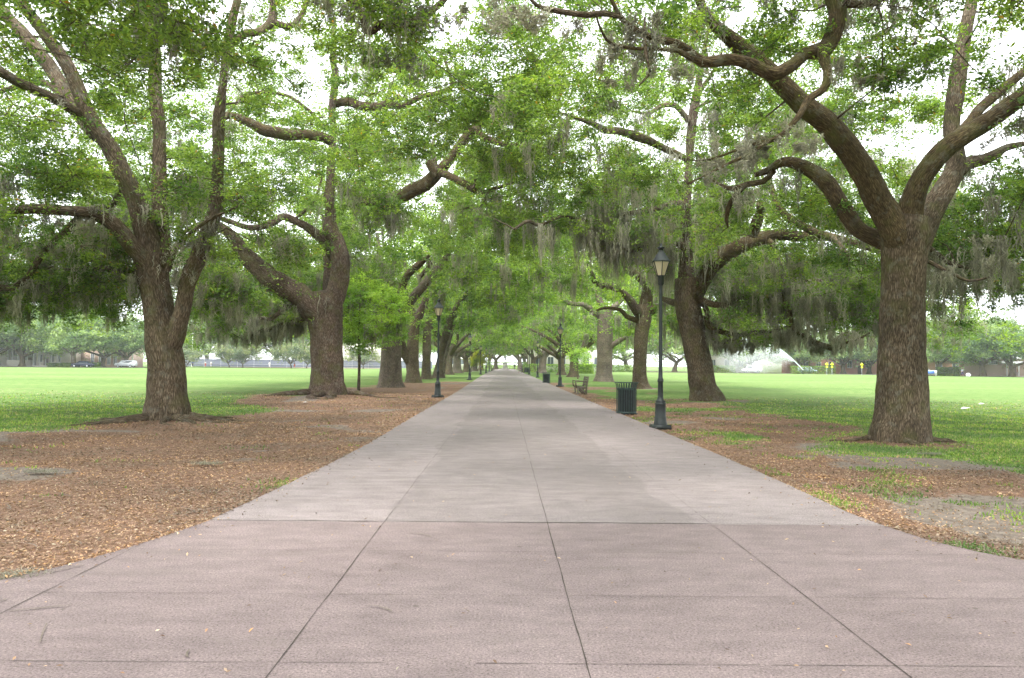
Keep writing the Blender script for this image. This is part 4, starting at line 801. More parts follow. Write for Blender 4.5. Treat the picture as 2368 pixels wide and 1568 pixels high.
# fallen moss wisps and sticks
M_stick = M_twig
for i, (px, py, lab) in enumerate([(1857, 1060, 'grey clump of fallen moss on the litter right of the lamp'), (2150, 1052, 'grey clump of fallen moss beside the nearest right trunk'), (95, 1094, 'dark clump of fallen moss on the left litter'), (480, 1075, 'small fallen moss clump on leaf litter left of the walk'), (45, 1338, 'pale fallen moss clump in the bottom left corner litter')][:5]):
    c = G(px, py); rr = np.random.default_rng(90 + i); n = 500; p0 = c + np.clip(rr.normal(size=(n, 3)), -1.7, 1.7)*np.array([0.13, 0.07, 0.0]) + np.array([0, 0, 0.02]); d = rr.normal(size=(n, 3))*np.array([0.05, 0.05, 0.02]); u = np.cross(d, [0, 0, 1.0]); u = u/np.linalg.norm(u, axis=1)[:, None]*0.004
    V = np.stack([p0 - u, p0 + u, p0 + d + [0, 0, .015]], 1).reshape(-1, 3); o = mesh('moss_clump', V, np.arange(3*n).reshape(-1, 3), M_moss); tag(o, lab, 'moss', 'moss fallen on the ground')
M_paper = paint('white_paper', (0.75, 0.76, 0.78), 0.8, 0.05, 5, 0)
for i, (px, py, s, lab) in enumerate([(2233, 947, .16, 'white scrap of paper lying on the grass right of the nearest trunk'), (2270, 936, .11, 'smaller white scrap further out on the right grass'), (705, 933, .10, 'white scrap on the litter in front of the red brown forked oak')]):
    c = G(px, py); V = np.array([[-.5, -.35, 0], [.4, -.4, .15], [.5, .3, .05], [0, .45, .22], [-.45, .35, .02]])*s*2 + c + [0, 0, .03]; o = mesh('paper_scrap', V, [np.array([[0, 1, 2, 3, 4]])], M_paper); tag(o, lab, 'litter', 'paper scraps on the grass')
# ------------------------------------------------------------ lamps
M_iron = paint('black_green_iron', (0.017, 0.023, 0.022), 0.5, 0.35, 9, 0.2, 0.2, 0.5)
M_glass, nt, b = newmat('frosted_lamp_pane'); b.inputs['Base Color'].default_value = (0.75, 0.66, 0.46, 1); b.inputs['Roughness'].default_value = 0.4
tb = N(nt, 'ShaderNodeBsdfTranslucent'); tb.inputs[0].default_value = (0.8, 0.72, 0.52, 1); ms = N(nt, 'ShaderNodeMixShader'); ms.inputs[0].default_value = 0.45
nt.links.new(b.outputs[0], ms.inputs[1]); nt.links.new(tb.outputs[0], ms.inputs[2]); nt.links.new(ms.outputs[0], nt.nodes['Material Output'].inputs[0])
def lamp(label, loc):
    t = thing('street_lamp', label, 'street lamp', loc, 0.2, 'lamp posts along the walk')
    m = MB(); m.box((0, 0, 0.055), (0.44, 0.44, 0.11), taper=0.95)
    m.lathe([(0.17, 0.11), (0.165, 0.17), (0.155, 0.19), (0.152, 0.30), (0.14, 0.32), (0.134, 0.62), (0.142, 0.635), (0.142, 0.655), (0.128, 0.66), (0.126, 0.69), (0.132, 0.70), (0.118, 0.725), (0.09, 0.74), (0.074, 0.80)], n=12); m.build('base', M_iron, t)
    m = MB(); m.lathe([(0.072, 0.80), (0.063, 1.19), (0.080, 1.21), (0.080, 1.235), (0.068, 1.25), (0.08, 1.265), (0.056, 1.29), (0.050, 1.5), (0.046, 2.4), (0.040, 3.70)], n=16); m.build('pole', M_iron, t, True)
    m = MB(); m.lathe([(0.05, 3.66), (0.075, 3.70), (0.08, 3.88), (0.088, 3.895), (0.1, 3.91)], n=12); m.build('collar', M_iron, t)
    m = MB(); zb, ztp, rb_, rt = 3.905, 4.265, 0.105, 0.225
    for k in range(6):
        a = k*math.pi/3 + 0.3; m.bar((rb_*math.cos(a), rb_*math.sin(a), zb), (rt*math.cos(a), rt*math.sin(a), ztp), 0.018, 0.018)
    m.lathe([(0.0, zb - 0.004), (rb_ + 0.012, zb - 0.004), (rb_ + 0.014, zb + 0.012), (rb_ - 0.004, zb + 0.012)], n=6, ph=0.3, cap=False)
    fr = m.build('lantern_frame', M_iron, t)
    for k in range(6):
        a, c = k*math.pi/3 + 0.3, (k + 1)*math.pi/3 + 0.3; i_ = 0.985
        V = np.array([[rb_*math.cos(a), rb_*math.sin(a), zb], [rb_*math.cos(c), rb_*math.sin(c), zb], [rt*math.cos(c), rt*math.sin(c), ztp], [rt*math.cos(a), rt*math.sin(a), ztp]])*np.array([i_, i_, 1]); mesh('pane', V, np.array([[0, 1, 2, 3]]), M_glass, fr)
    m = MB(); m.lathe([(0.215, 4.26), (0.252, 4.265), (0.252, 4.285), (0.235, 4.295), (0.085, 4.52), (0.075, 4.53), (0.07, 4.56), (0.0, 4.565)], n=6, ph=0.3, cap=False); rf = m.build('roof', M_iron, t)
    m = MB(); m.lathe([(0.055, 4.56), (0.06, 4.60), (0.088, 4.615), (0.092, 4.64), (0.06, 4.66), (0.03, 4.68), (0.034, 4.72), (0.02, 4.745), (0.0, 4.76)], n=14, cap=False); m.build('finial', M_iron, rf, True)
    return t
lamps = [((1527, 992), 'black lamp post with cream panes, right of the near litter bin and nearest of all'), ((1012, 919), 'black lamp post with amber panes on the left edge, nearest of the left side'), ((1295, 894), 'lamp post between the far litter bin and the bench'),
  ((1086, 879), 'second lamp post along the left edge, in front of the pale far trunks'), ((1243, 873), 'lamp post on the right edge just beyond the dark far bin'), ((1224, 866), 'fourth lamp post along the right edge, before the green bins'),
  ((1111.5, 866), 'third lamp post along the left edge beside the yellow green shrub'), ((1124, 863.5), 'lamp post on the left edge with a sky lit silver cap'), ((1208, 861), 'fifth lamp post along the right edge by the seated person'), ((1131.5, 859.5), 'far lamp post above the row of dark benches on the left'), ((1137, 858), 'farthest lamp post visible on the left edge')]
lp0 = None
for (px, py), lab in lamps:
    g = G(px, py); loc = (g[0], g[1], 0.0)
    if lp0 is None: lp0 = lamp(lab, loc)
    else: copy_thing(lp0, loc, rng.uniform(0, 1), lab)
    zz = np.linspace(0.1, 4.7, 60); stamp(np.stack([zz*0 + loc[0], zz*0 + loc[1], zz], 1), np.where(zz > 3.9, 0.3, 0.1))
# ------------------------------------------------------------ litter bins
M_bin = paint('dark_green_steel', (0.026, 0.05, 0.044), 0.45, 0.4, 14, 0.1, 0.3, 0.5); M_dark = paint('black_plastic', (0.012, 0.012, 0.016), 0.5, 0.2, 5, 0)
def litterbin(label, loc):
    t = thing('litter_bin', label, 'litter bin', loc, 0, 'litter bins along the right edge'); Rb, n = 0.325, 26
    m = MB()
    for k in range(n):
        a = k*2*math.pi/n; c, s = math.cos(a), math.sin(a); u = np.array([-s, c, 0])*0.014; pr_ = [(Rb, 0.05), (Rb, 0.84), (Rb + 0.006, 0.93), (Rb + 0.028, 1.0), (Rb + 0.062, 1.03), (Rb + 0.075, 1.045)]
        V = []
        for rr, z in pr_:
            for q in (-1, 1):
                for e in (0, 0.008): V.append(np.array([c, s, 0])*(rr + e) + u*q + np.array([0, 0, z]))
        V = np.array(V).reshape(len(pr_), 4, 3)[:, [0, 1, 3, 2]].reshape(-1, 3); i = np.arange(len(pr_) - 1)*4
        m.add(V, np.concatenate([np.stack([i + j, i + (j + 1) % 4, i + 4 + (j + 1) % 4, i + 4 + j], 1) for j in range(4)]))
    m.build('bars', M_bin, t)
    m = MB(); m.lathe([(Rb - 0.006, 0.03), (Rb + 0.012, 0.03), (Rb + 0.012, 0.09), (Rb - 0.006, 0.09), (Rb - 0.006, 0.03)], n=n, cap=False); m.build('bottom_band', M_bin, t)
    m = MB(); m.lathe([(Rb - 0.01, 0.80), (Rb - 0.001, 0.80), (Rb - 0.001, 0.87), (Rb - 0.01, 0.87), (Rb - 0.01, 0.80)], n=n, cap=False); m.lathe([(Rb + .060, 1.035), (Rb + .088, 1.035), (Rb + .088, 1.052), (Rb + .060, 1.052), (Rb + .06, 1.035)], n=n, cap=False); m.build('rim', M_bin, t)
    m = MB(); m.lathe([(0.26, 0.06), (0.285, 0.83), (0.29, 0.86), (0.27, 0.86), (0.25, 0.5), (0.24, 0.1), (0.0, 0.1)], n=n); m.build('liner', M_dark, t, True)
    m = MB(); m.lathe([(0.38, 0.0), (0.38, 0.028), (0, 0.028)], n=n); m.build('foot_plate', M_dark, t)
    return t
g = G(1452, 959); bn = litterbin('dark green slatted metal litter bin with a flared rim, left of the nearest lamp', (g[0], g[1] + .33, 0.0)); stamp(np.array([[g[0], g[1], z] for z in (.3, .6, .9)]), np.full(3, .4))
g = G(1264, 886); b2 = copy_thing(bn, (g[0], g[1] + .3, 0), 0.4, 'nearly black litter bin further along the right edge, before the second lamp', (1.0, 1.0, 0.92))
for i, (px, py, lab) in enumerate([(1220, 861.5, 'green bin right of the seated person at the far end'), (1215, 861, 'green bin next to the seated person at the far end')]):
    g = G(px, py); copy_thing(bn, (g[0], g[1], 0), 0.1*i, lab, (1.1, 1.1, 1.0))
# ------------------------------------------------------------ benches
M_wood, nt, b = newmat('weathered_wood'); v = objco(nt); w_ = noise(nt, scaled(nt, v, (30, 2, 30)), 1.2, 5); b.inputs['Roughness'].default_value = 0.9
nt.links.new(ramp(nt, w_, [(0.3, (0.10, 0.085, 0.062)), (0.7, (0.22, 0.19, 0.15))]), b.inputs['Base Color']); bump(nt, b, w_, 0.4, 0.01)
def bench(label, loc, rz=0.0, group='benches beside the walk'):
    t = thing('park_bench', label, 'bench', loc, rz, group); Ln = 1.75      # faces -x, long axis y
    side_poly = {'back': [(0.34, 0.0), (0.44, 0.0), (0.47, 0.45), (0.55, 0.98), (0.46, 0.98), (0.37, 0.45)], 'leg': [(-0.02, 0.33), (0.05, 0.40), (0.40, 0.10), (0.40, -0.0), (0.30, 0.0), (0.20, 0.12)],
                 'arm': [(-0.22, 0.74), (-0.16, 0.76), (-0.13, 0.50), (-0.05, 0.40), (0.40, 0.36), (0.40, 0.30), (-0.08, 0.33), (-0.20, 0.44)], 'foot': [(-0.10, 0.36), (-0.02, 0.34), (0.0, 0.04), (0.02, 0.0), (-0.20, 0.0), (-0.20, 0.035), (-0.09, 0.05)], 'rail': [(-0.20, 0.70), (0.44, 0.67), (0.44, 0.715), (-0.20, 0.75)]}
    for s in (-1, 1):
        for j, (nm_, pl) in enumerate(side_poly.items()):
            if j == 0: m = MB()
            m.prism(pl, (1, 0, 0), (0, 0, 1), (0, 1, 0), (0, s*Ln/2, 0), 0.075 + 0.004*j)
        m.build('side_frame', M_wood, t)
    m = MB()
    for k in range(5): m.box((-0.02 + k*0.092, 0, 0.43 - 0.012*k), (0.078, Ln - 0.09, 0.032))
    m.build('seat', M_wood, t)
    m = MB(); 
    for k in range(5): f = k/4; m.box((0.385 + 0.075*f, 0, 0.53 + 0.40*f), (0.026, Ln - 0.09, 0.075))
    m.build('backrest', M_wood, t); return t
g = G(1338, 912); bch = bench('weathered wooden bench seen from its end, on the litter right of the walk', (g[0] + 0.02, g[1] + 0.9, 0.0)); stamp(np.array([[g[0], g[1], .5]]), np.array([.5]))
for i, (px, py, lab, rz) in enumerate([(1141, 858, 'dark bench on the left edge at the far end, nearest of its row', math.pi), (1147, 856, 'dark bench on the left edge at the far end, last of its row', math.pi), (1207, 862, 'bench under the seated person on the right edge', 0), (1200, 858, 'farthest bench on the right edge beyond the seated person', 0)]):
    g = G(px, py); copy_thing(bch, (g[0], g[1], 0), rz, lab)
# ------------------------------------------------------------ people
M_skin = paint('skin', (0.42, 0.26, 0.18), 0.6, 0.1, 5, 0); M_hair = paint('dark_hair', (0.03, 0.02, 0.015), 0.7, 0.2, 5, 0)
def cloth(c): return paint('cloth', c, 0.85, 0.15, 8, 0)
def skinmesh(name, verts, edges, radii, mat, parent, root=0):
    me = bpy.data.meshes.new(name); me.from_pydata([tuple(v) for v in verts], edges, []); o = bpy.data.objects.new(name, me); COL.objects.link(o); me.materials.append(mat)
    md = o.modifiers.new('skin', 'SKIN'); sv = me.skin_vertices[0].data
    for i, r in enumerate(radii): sv[i].radius = (r, r) if not isinstance(r, tuple) else r; sv[i].use_root = (i == root)
    md.use_smooth_shade = True; s = o.modifiers.new('sub', 'SUBSURF'); s.levels = 1; s.render_levels = 1; o.parent = parent; return o
def person(label, loc, rz, shirt, legs, pose='stand', sc=1.0, allmat=None, name='person', cat='person'):
    t = thing(name, label, cat, loc, rz, None, sc)           # faces -y
    if pose == 'sit':
        hip = [0, 0, .50]; kL, kR = [.10, -.45, .50], [-.10, -.45, .50]; aL, aR = [.11, -.48, .09], [-.11, -.42, .09]; tL, tR = [.12, -.62, .04], [-.12, -.56, .04]; lean = -0.08
        hL, hR = [.20, -.30, .62], [-.18, -.34, .64]; dz = .50 - .95
    elif pose == 'walk':
        hip = [0, 0, .95]; kL, kR = [.10, -.16, .52], [-.10, .04, .50]; aL, aR = [.10, -.30, .09], [-.10, .34, .14]; tL, tR = [.11, -.45, .06], [-.10, .24, .04]; lean = -0.04; hL, hR = [.27, .20, .85], [-.27, -.24, .90]; dz = 0
    else:
        hip = [0, 0, .95]; kL, kR = [.10, -.03, .50], [-.11, .0, .50]; aL, aR = [.11, .03, .09], [-.13, .03, .09]; tL, tR = [.13, -.13, .04], [-.16, -.12, .04]; lean = -0.02; hL, hR = [.26, -.06, .82], [-.26, -.10, .84]; dz = 0
    ch = [0, lean, 1.25 + dz]; sh = [0, lean, 1.43 + dz]; nk = [0, lean, 1.52 + dz]; hd = [0, lean - .02, 1.63 + dz]; tp = [0, lean - .01, 1.74 + dz]
    sL, sR = [.19, lean, 1.42 + dz], [-.19, lean, 1.42 + dz]; eL_, eR_ = [.26, lean + .04, 1.13 + dz], [-.26, lean + .02, 1.13 + dz]
    fL, fR = [hL[0], hL[1] - .07, hL[2] - .07], [hR[0], hR[1] - .07, hR[2] - .07]
    vs_ = [hip, ch, sh, nk, hd, tp, sL, eL_, hL, fL, sR, eR_, hR, fR, [.09, 0, hip[2] - .02], kL, aL, tL, [-.09, 0, hip[2] - .02], kR, aR, tR, [0, hd[1] - .115, hd[2] - .02]]
    ed = [(0, 1), (1, 2), (2, 3), (3, 4), (4, 5), (2, 6), (6, 7), (7, 8), (8, 9), (2, 10), (10, 11), (11, 12), (12, 13), (0, 14), (14, 15), (15, 16), (16, 17), (0, 18), (18, 19), (19, 20), (20, 21), (4, 22)]
    ra = [(.14, .10), (.14, .10), (.10, .08), .055, (.085, .10), .06, .055, .042, .032, .025, .055, .042, .032, .025, .085, .06, .042, .035, .085, .06, .042, .035, .015]
    skinmesh('body', vs_, ed, ra, allmat or M_skin, t)
    a = allmat
    skinmesh('shirt', [hip[:2] + [hip[2] + .04], ch, sh, sL, eL_, sR, eR_], [(0, 1), (1, 2), (2, 3), (3, 4), (2, 5), (5, 6)], [(.165, .125), (.165, .125), (.12, .10), .075, .06, .075, .06], a or shirt, t)
    skinmesh('trousers', [hip, [.09, 0, hip[2] - .02], kL, [kL[0]*.4 + aL[0]*.6, kL[1]*.4 + aL[1]*.6, kL[2]*.4 + aL[2]*.6], [-.09, 0, hip[2] - .02], kR, [kR[0]*.4 + aR[0]*.6, kR[1]*.4 + aR[1]*.6, kR[2]*.4 + aR[2]*.6]], [(0, 1), (1, 2), (2, 3), (0, 4), (4, 5), (5, 6)], [(.16, .125), .105, .078, .062, .105, .078, .062], a or legs, t)
    m = MB(); m.lathe([(0, hd[2] + .13), (.07, hd[2] + .11), (.105, hd[2] + .05), (.108, hd[2]), (.09, hd[2] - .04)], c=(0, hd[1] + .028, 0), n=12); m.build('hair', a or M_hair, t, True)
    return t
c_navy, c_blue, c_white, c_red, c_grey, c_green = cloth((.02, .03, .10)), cloth((.08, .16, .55)), cloth((.75, .75, .75)), cloth((.5, .08, .06)), cloth((.2, .2, .22)), cloth((.04, .08, .06))
def pg(px, py, h=0.0): g = G(px, py); return (g[0], g[1], h)
def py_(px, Y): g = GX(px, Y); return (g[0], g[1], 0.02)
person('person in navy clothes standing by the left lamps at the far end of the walk', pg(1124, 858.5), 1.2, c_navy, c_navy)
g = pg(1205.5, 862); person('person in dark clothes sitting on the far right bench', (g[0], g[1], 0), -1.57, cloth((.10, .07, .12)), c_grey, 'sit')
person('person in dark green walking on the far end of the walk', pg(1190, 857, .03), 0.4, c_green, c_grey, 'walk')
M_bronze = paint('dark_bronze', (.03, .035, .04), 0.5, 0.3, 5, 0, 0.5)
st_ = person('dark bronze figure statue on a pale pedestal closing the view', (GX(1168, 262)[0], 262, 2.2), 0, None, None, 'stand', 1.35, M_bronze, 'statue', 'statue')
m = MB(); m.box((0, 0, -1.45), (1.9, 1.9, 0.3)); m.box((0, 0, -0.7), (1.1, 1.1, 1.2), taper=.9); m.box((0, 0, -0.05), (1.3, 1.3, .1)); m.build('pedestal', paint('pale_granite', (.5, .48, .45), .8, .15, 3), st_)
for i, (px, Y, lab, a_, b_, ps) in enumerate([(445, 218, 'tennis player in a blue shirt before the court fence', c_blue, c_navy, 'stand'), (475, 221, 'tennis player in white with red shorts before the court fence', c_white, c_red, 'walk'), (488, 221, 'tennis player all in white beside the red shorts player', c_white, c_white, 'stand'), (681, 220, 'person in dark clothes by the court fence left of the red brown trunk', c_grey, c_red, 'walk'), (623, 221, 'crouched looking player in white at mid fence', c_white, c_white, 'walk'),
      (2225, 168, 'person in a grey top walking by the low tan building', cloth((.35, .38, .45)), c_navy, 'walk'), (2353, 166, 'person in dark clothes at the far right edge by the tan building', cloth((.15, .06, .05)), c_grey, 'stand')]):
    person(lab, py_(px, Y), rng.uniform(-1, 1), a_, b_, ps)
# ------------------------------------------------------------ cars
def car(label, loc, rz, col, kind='suv'):
    t = thing('parked_car', label, 'car', loc, rz, None); mt = paint('car_paint', col, 0.25, 0.03, 2, 0, 0.0, 0.6); gl = CARG
    if kind == 'van': L, Wd, prof, cab = 5.3, 1.95, [(-2.65, .35), (-2.6, 1.05), (-2.45, 1.95), (-2.2, 2.1), (1.0, 2.1), (1.25, 2.0), (1.85, 1.25), (2.5, 1.02), (2.65, .75), (2.62, .35)], [(.15, 1.25), (.15, 1.85), (1.15, 1.85), (1.62, 1.25)]
    elif kind == 'suv': L, Wd, prof, cab = 4.7, 1.85, [(-2.3, .38), (-2.35, 1.0), (-2.15, 1.62), (-1.9, 1.72), (.45, 1.72), (.7, 1.66), (1.25, 1.12), (2.1, .98), (2.32, .75), (2.3, .38)], [(-2.0, 1.08), (-1.9, 1.55), (.5, 1.58), (1.0, 1.12)]
    else: L, Wd, prof, cab = 4.6, 1.8, [(-2.25, .35), (-2.3, .9), (-1.75, .98), (-1.2, 1.38), (-.9, 1.43), (.25, 1.43), (.5, 1.38), (1.15, .95), (2.1, .82), (2.3, .62), (2.28, .35)], [(-1.5, .96), (-1.1, 1.32), (.3, 1.34), (.85, .96)]
    m = MB(); k = len(prof); rows = []
    for yv, sc_, up_ in ((-1, .94, 0), (-.93, 1, 0), (.93, 1, 0), (1, .94, 0)):
        rows.append([(x*sc_, yv*Wd/2*(1 - .16*max(0, (z - 1.0))), .35 + (z - .35)*(.97 if abs(yv) == 1 else 1)) for x, z in prof])
    V = np.array(rows).reshape(-1, 3); j = np.arange(k); F = np.concatenate([np.stack([i*k + j, i*k + (j + 1) % k, (i + 1)*k + (j + 1) % k, (i + 1)*k + j], 1) for i in range(3)])
    m.add(V, F, [list(range(k))[::-1]], [list(range(3*k, 4*k))]); m.build('body', mt, t)
    for s in (-1, 1):
        yy_ = s*(Wd/2*(1 - .16*.35) + .012); V = np.array([[x, yy_*(1 - (.045 if z > 1.3 else 0)), z] for x, z in cab]); mesh('side_window', V, [np.array([[0, 1, 2, 3]])], gl, t)
    for x, z1 in ((-1.45, 0), (1.45, 0)):
        for s in (-1, 1):
            m = MB(); m.lathe([(.33, -.11), (.33, .11)], n=16); V = m.V; r_ = MB(); r_.V = [np.stack([q[:, 0], q[:, 2], q[:, 1]], 1) for q in m.V]; r_.F = m.F; r_.A = m.A; r_.n = m.n
            w = r_.build('wheel', M_dark, t); w.location = (x, s*(Wd/2 - .08), .33)
            m = MB(); m.lathe([(.19, -.115), (.19, .115)], n=12); r_ = MB(); r_.V = [np.stack([q[:, 0], q[:, 2], q[:, 1]], 1) for q in m.V]; r_.F = m.F; r_.A = m.A; r_.n = m.n; r_.build('rim', M_rim, w)
    w0, w1 = (prof[-5], prof[-4]) if kind != 'sedan' else (prof[6], prof[7])
    V = np.array([[w0[0] + .03, -Wd*.38, w0[1]], [w0[0] + .03, Wd*.38, w0[1]], [w1[0] + .02, Wd*.42, w1[1] + .03], [w1[0] + .02, -Wd*.42, w1[1] + .03]]); mesh('windscreen', V, [np.array([[0, 1, 2, 3]])], gl, t)
    for s in (-1, 1): m = MB(); m.box((prof[-2][0] - .02, s*Wd*.36, prof[-2][1] - .02), (.1, .3, .13)); m.build('headlight', M_rim, t)
    return t
CARG = paint('car_glass', (.03, .04, .05), .1, .1, 2, 0, 0, .7); M_rim = paint('alloy', (.55, .56, .58), .3, .1, 3, 0, .6)
car('dark blue sedan with a glinting roof before the pink brick building', py_(191, 180), math.pi, (.03, .04, .08), 'sedan')
car('white sport utility car parked right of the pink brick building', py_(291, 186), math.pi, (.72, .74, .78), 'suv')
car('white van parked behind the large sprinkler jet', py_(1738, 205), math.pi, (.78, .78, .8), 'van')
car('pale blue car parked right of the large sprinkler jet', py_(1867, 196), 0, (.45, .55, .68), 'suv')
car('silver car parked behind the blue and white board at right', py_(2136, 184), 0, (.6, .62, .66), 'suv')
# ------------------------------------------------------------ buildings
M_pane = paint('window_pane', (.06, .075, .09), .15, .2, 1.5, 0, 0, .6); M_white = paint('white_trim', (.74, .74, .74), .6, .05, 2, 0)
def brickmat(nm, c1, c2, mort):
    m, nt, b = newmat(nm); bt = N(nt, 'ShaderNodeTexBrick'); bt.inputs['Scale'].default_value = 1.0; bt.inputs['Brick Width'].default_value = .22; bt.inputs['Row Height'].default_value = .075; bt.inputs['Mortar Size'].default_value = .01
    v = objco(nt); s = N(nt, 'ShaderNodeSeparateXYZ'); nt.links.new(v, s.inputs[0]); cb = N(nt, 'ShaderNodeCombineXYZ'); nt.links.new(mth(nt, 'ADD', s.outputs[0], s.outputs[1]), cb.inputs[0]); nt.links.new(s.outputs[2], cb.inputs[1]); nt.links.new(cb.outputs[0], bt.inputs['Vector'])
    bt.inputs['Color1'].default_value = (*c1, 1); bt.inputs['Color2'].default_value = (*c2, 1); bt.inputs['Mortar'].default_value = (*mort, 1); nt.links.new(bt.outputs[0], b.inputs['Base Color']); b.inputs['Roughness'].default_value = .9; return m
B_pink = brickmat('pink_brick', (.50, .33, .26), (.56, .38, .31), (.5, .42, .36)); B_red = brickmat('red_brick', (.33, .11, .07), (.40, .15, .10), (.4, .33, .28)); B_org = brickmat('orange_brick', (.58, .30, .16), (.64, .35, .2), (.5, .4, .32))
B_tan = brickmat('tan_brick', (.50, .36, .28), (.56, .41, .32), (.5, .42, .36)); S_pale = paint('pale_stucco', (.68, .64, .58), .9, .06, .5, 0); S_salm = paint('salmon_stucco', (.56, .30, .23), .9, .08, .5, 0); S_grey = paint('grey_siding', (.42, .42, .42), .9, .08, 1, 0)
T_red = paint('red_tiles', (.45, .12, .07), .8, .2, 2, .3); T_grey = paint('grey_shingles', (.22, .22, .23), .9, .2, 3, .3); T_white = paint('white_metal_roof', (.78, .79, .8), .4, .05, 1, 0)
def house(label, px, Y, w, d, h, wall, roofm, roof='flat', wins=(), door=None, rz=0.0, porch=None, rh=2.2, eave=.5, cols=None):
    g = GX(px, Y + d/2); t = thing('building', label, 'building', (g[0], Y + d/2, 0), rz); m = MB(); m.box((0, 0, h/2), (w, d, h)); m.build('wall', wall, t)
    m = MB()
    if roof == 'flat': m.box((0, 0, h + .22), (w + eave*2, d + eave*2, .40))
    elif roof == 'gable':
        m.prism([(-d/2 - eave, h - .1), (d/2 + eave, h - .1), (0, h + rh)], (0, 1, 0), (0, 0, 1), (1, 0, 0), (0, 0, 0), w + eave*2)
    else:
        a, c = w/2 + eave, d/2 + eave; q = max(.3, w/2 - d/2*.9); m.add([[-a, -c, h], [a, -c, h], [a, c, h], [-a, c, h], [-q, 0, h + rh], [q, 0, h + rh], ], [[0, 1, 5, 4], [2, 3, 4, 5]], [[1, 2, 5], [3, 0, 4]], [[3, 2, 1, 0]])
    m.build('roof', roofm, t); w0 = None
    for (x, z, ww, hh) in wins:
        m = MB(); y0 = -d/2 - .03
        for (cx, cz, sx, sz) in ((0, hh/2 + .05, ww + .2, .1), (0, -hh/2 - .05, ww + .24, .1), (-ww/2 - .05, 0, .1, hh), (ww/2 + .05, 0, .1, hh), (0, 0, .05, hh)): m.box((cx, 0, cz), (sx, .1, sz))
        f = m.build('window', M_white, t); f.location = (x, y0, z); mesh('pane', np.array([[-ww/2, -.005, -hh/2], [ww/2, -.005, -hh/2], [ww/2, -.005, hh/2], [-ww/2, -.005, hh/2]]), np.array([[0, 1, 2, 3]]), M_pane, f)
    if door: m = MB(); m.box((door, -d/2 - .03, 1.1), (1.1, .1, 2.2)); m.build('door', paint('door_paint', (.12, .08, .06), .5, .1, 2, 0), t)
    if porch:
        px0, pw, pd, ph, pz = porch; pr_ = MB(); pr_.box((px0, -d/2 - pd/2, pz/2), (pw, pd, pz)); pr_.build('porch', S_pale, t)
        m = MB(); m.prism([(-pd - .3, ph), (0, ph), (0, ph + .7), (-pd - .3, ph + .15)], (0, 1, 0), (0, 0, 1), (1, 0, 0), (px0, -d/2, 0), pw + .5); m.build('porch_roof', roofm, t)
        for k in range(5): m = MB(); m.box((px0 - pw/2 + .2 + k*(pw - .4)/4, -d/2 - pd + .15, (ph + pz)/2), (.22, .22, ph - pz)); m.build('column', M_white, t)
    return t
house('pale house with white posts on a red brick base at the far left edge', 6, 188, 5.5, 9, 5.5, S_pale, T_grey, 'hip', [(-1.4, 3.2, .9, 1.8), (1.2, 3.2, .9, 1.8)], porch=(0, 5, 1.8, 4.0, 1.2))
house('grey wooden house with a raised porch and stairs behind oaks on the left', 82, 190, 6.4, 9, 6.0, S_grey, T_grey, 'gable', [(-2.2, 3.4, .9, 1.7), (0, 3.4, .9, 1.7), (2.2, 3.4, .9, 1.7)], 1.2, porch=(-.5, 5, 2, 4.0, 1.5))
house('pale bungalow with a white columned porch left of the pink brick building', 139, 188, 6.4, 9, 4.4, S_pale, T_white, 'hip', [(-2.2, 2.0, .8, 1.7), (0.6, 2.0, .8, 1.7), (2.2, 2.0, .8, 1.7)], -.8, porch=(0, 6, 1.8, 3.4, .3))
house('long pink brick building with narrow dark windows and a flat roof', 240, 196, 14.5, 12, 5.6, B_pink, T_grey, 'flat', [(x, 2.1, .7, 2.9) for x in (-4.1, -3.1, 0.2, 2.2, 4.3, 5.9)], rz=0.0, eave=.15)
house('pale building glimpsed beyond the court fence', 800, 262, 26, 12, 9, S_pale, T_grey, 'hip', [(x, 5.5, 1.2, 1.8) for x in (-9, -5, -1, 3, 7)])
house('white building glimpsed between the far left trunks', 1070, 235, 12, 10, 5.2, S_pale, T_grey, 'flat', [(-3, 2.4, 1.4, 1.6), (0, 2.4, 1.4, 1.6), (3, 2.4, 1.4, 1.6)])
house('white pavilion with blue grey windows behind the hedge right of the walk', 1306, 178, 17, 9, 5.6, S_pale, T_white, 'flat', [(x, 2.3, 1.3, 2.2) for x in (-6.3, -3.6, -.9, 1.8, 4.5, 7)], eave=.2)
house('white house behind the water mist, left of the big jet', 1670, 225, 14, 10, 5.5, S_pale, T_grey, 'hip', [(-4, 2.6, 1.2, 1.8), (0, 2.6, 1.2, 1.8), (4, 2.6, 1.2, 1.8)])
house('tall house with a red tiled roof above the tree line', 1800, 246, 11, 10, 8.0, S_pale, T_red, 'hip', [(-3.5, 6, 1.1, 1.6), (0, 6, 1.1, 1.6), (3.5, 6, 1.1, 1.6)], rh=4.4)
house('brown house with a gabled roof right of the big water jet', 1876, 212, 13, 10, 4.8, B_red, T_grey, 'gable', [(-3.5, 2.4, 1.2, 1.6), (0, 2.4, 1.2, 1.6), (3.5, 2.4, 1.2, 1.6)])
house('salmon house with a white door surround behind the yellow signs', 1967, 208, 10, 10, 6.4, S_salm, T_grey, 'hip', [(-2.5, 2.6, 1.1, 1.8), (2.5, 2.6, 1.1, 1.8)], .2)
house('low orange brick building left of the white roofed one', 2185, 186, 13.5, 9, 3.6, B_org, T_white, 'flat', [(-4, 2.2, 1.4, 1.2), (0, 2.2, 1.4, 1.2), (4, 2.2, 1.4, 1.2)])
house('low tan building with a bright white roof at the right edge', 2315, 182, 20, 11, 4.0, B_tan, T_white, 'flat', [(x, 3.2, 2.0, .8) for x in (-8, -5.4, 3.5, 6.2)], -.5, porch=(-.8, 6, 2.4, 2.9, .1), eave=1.0)
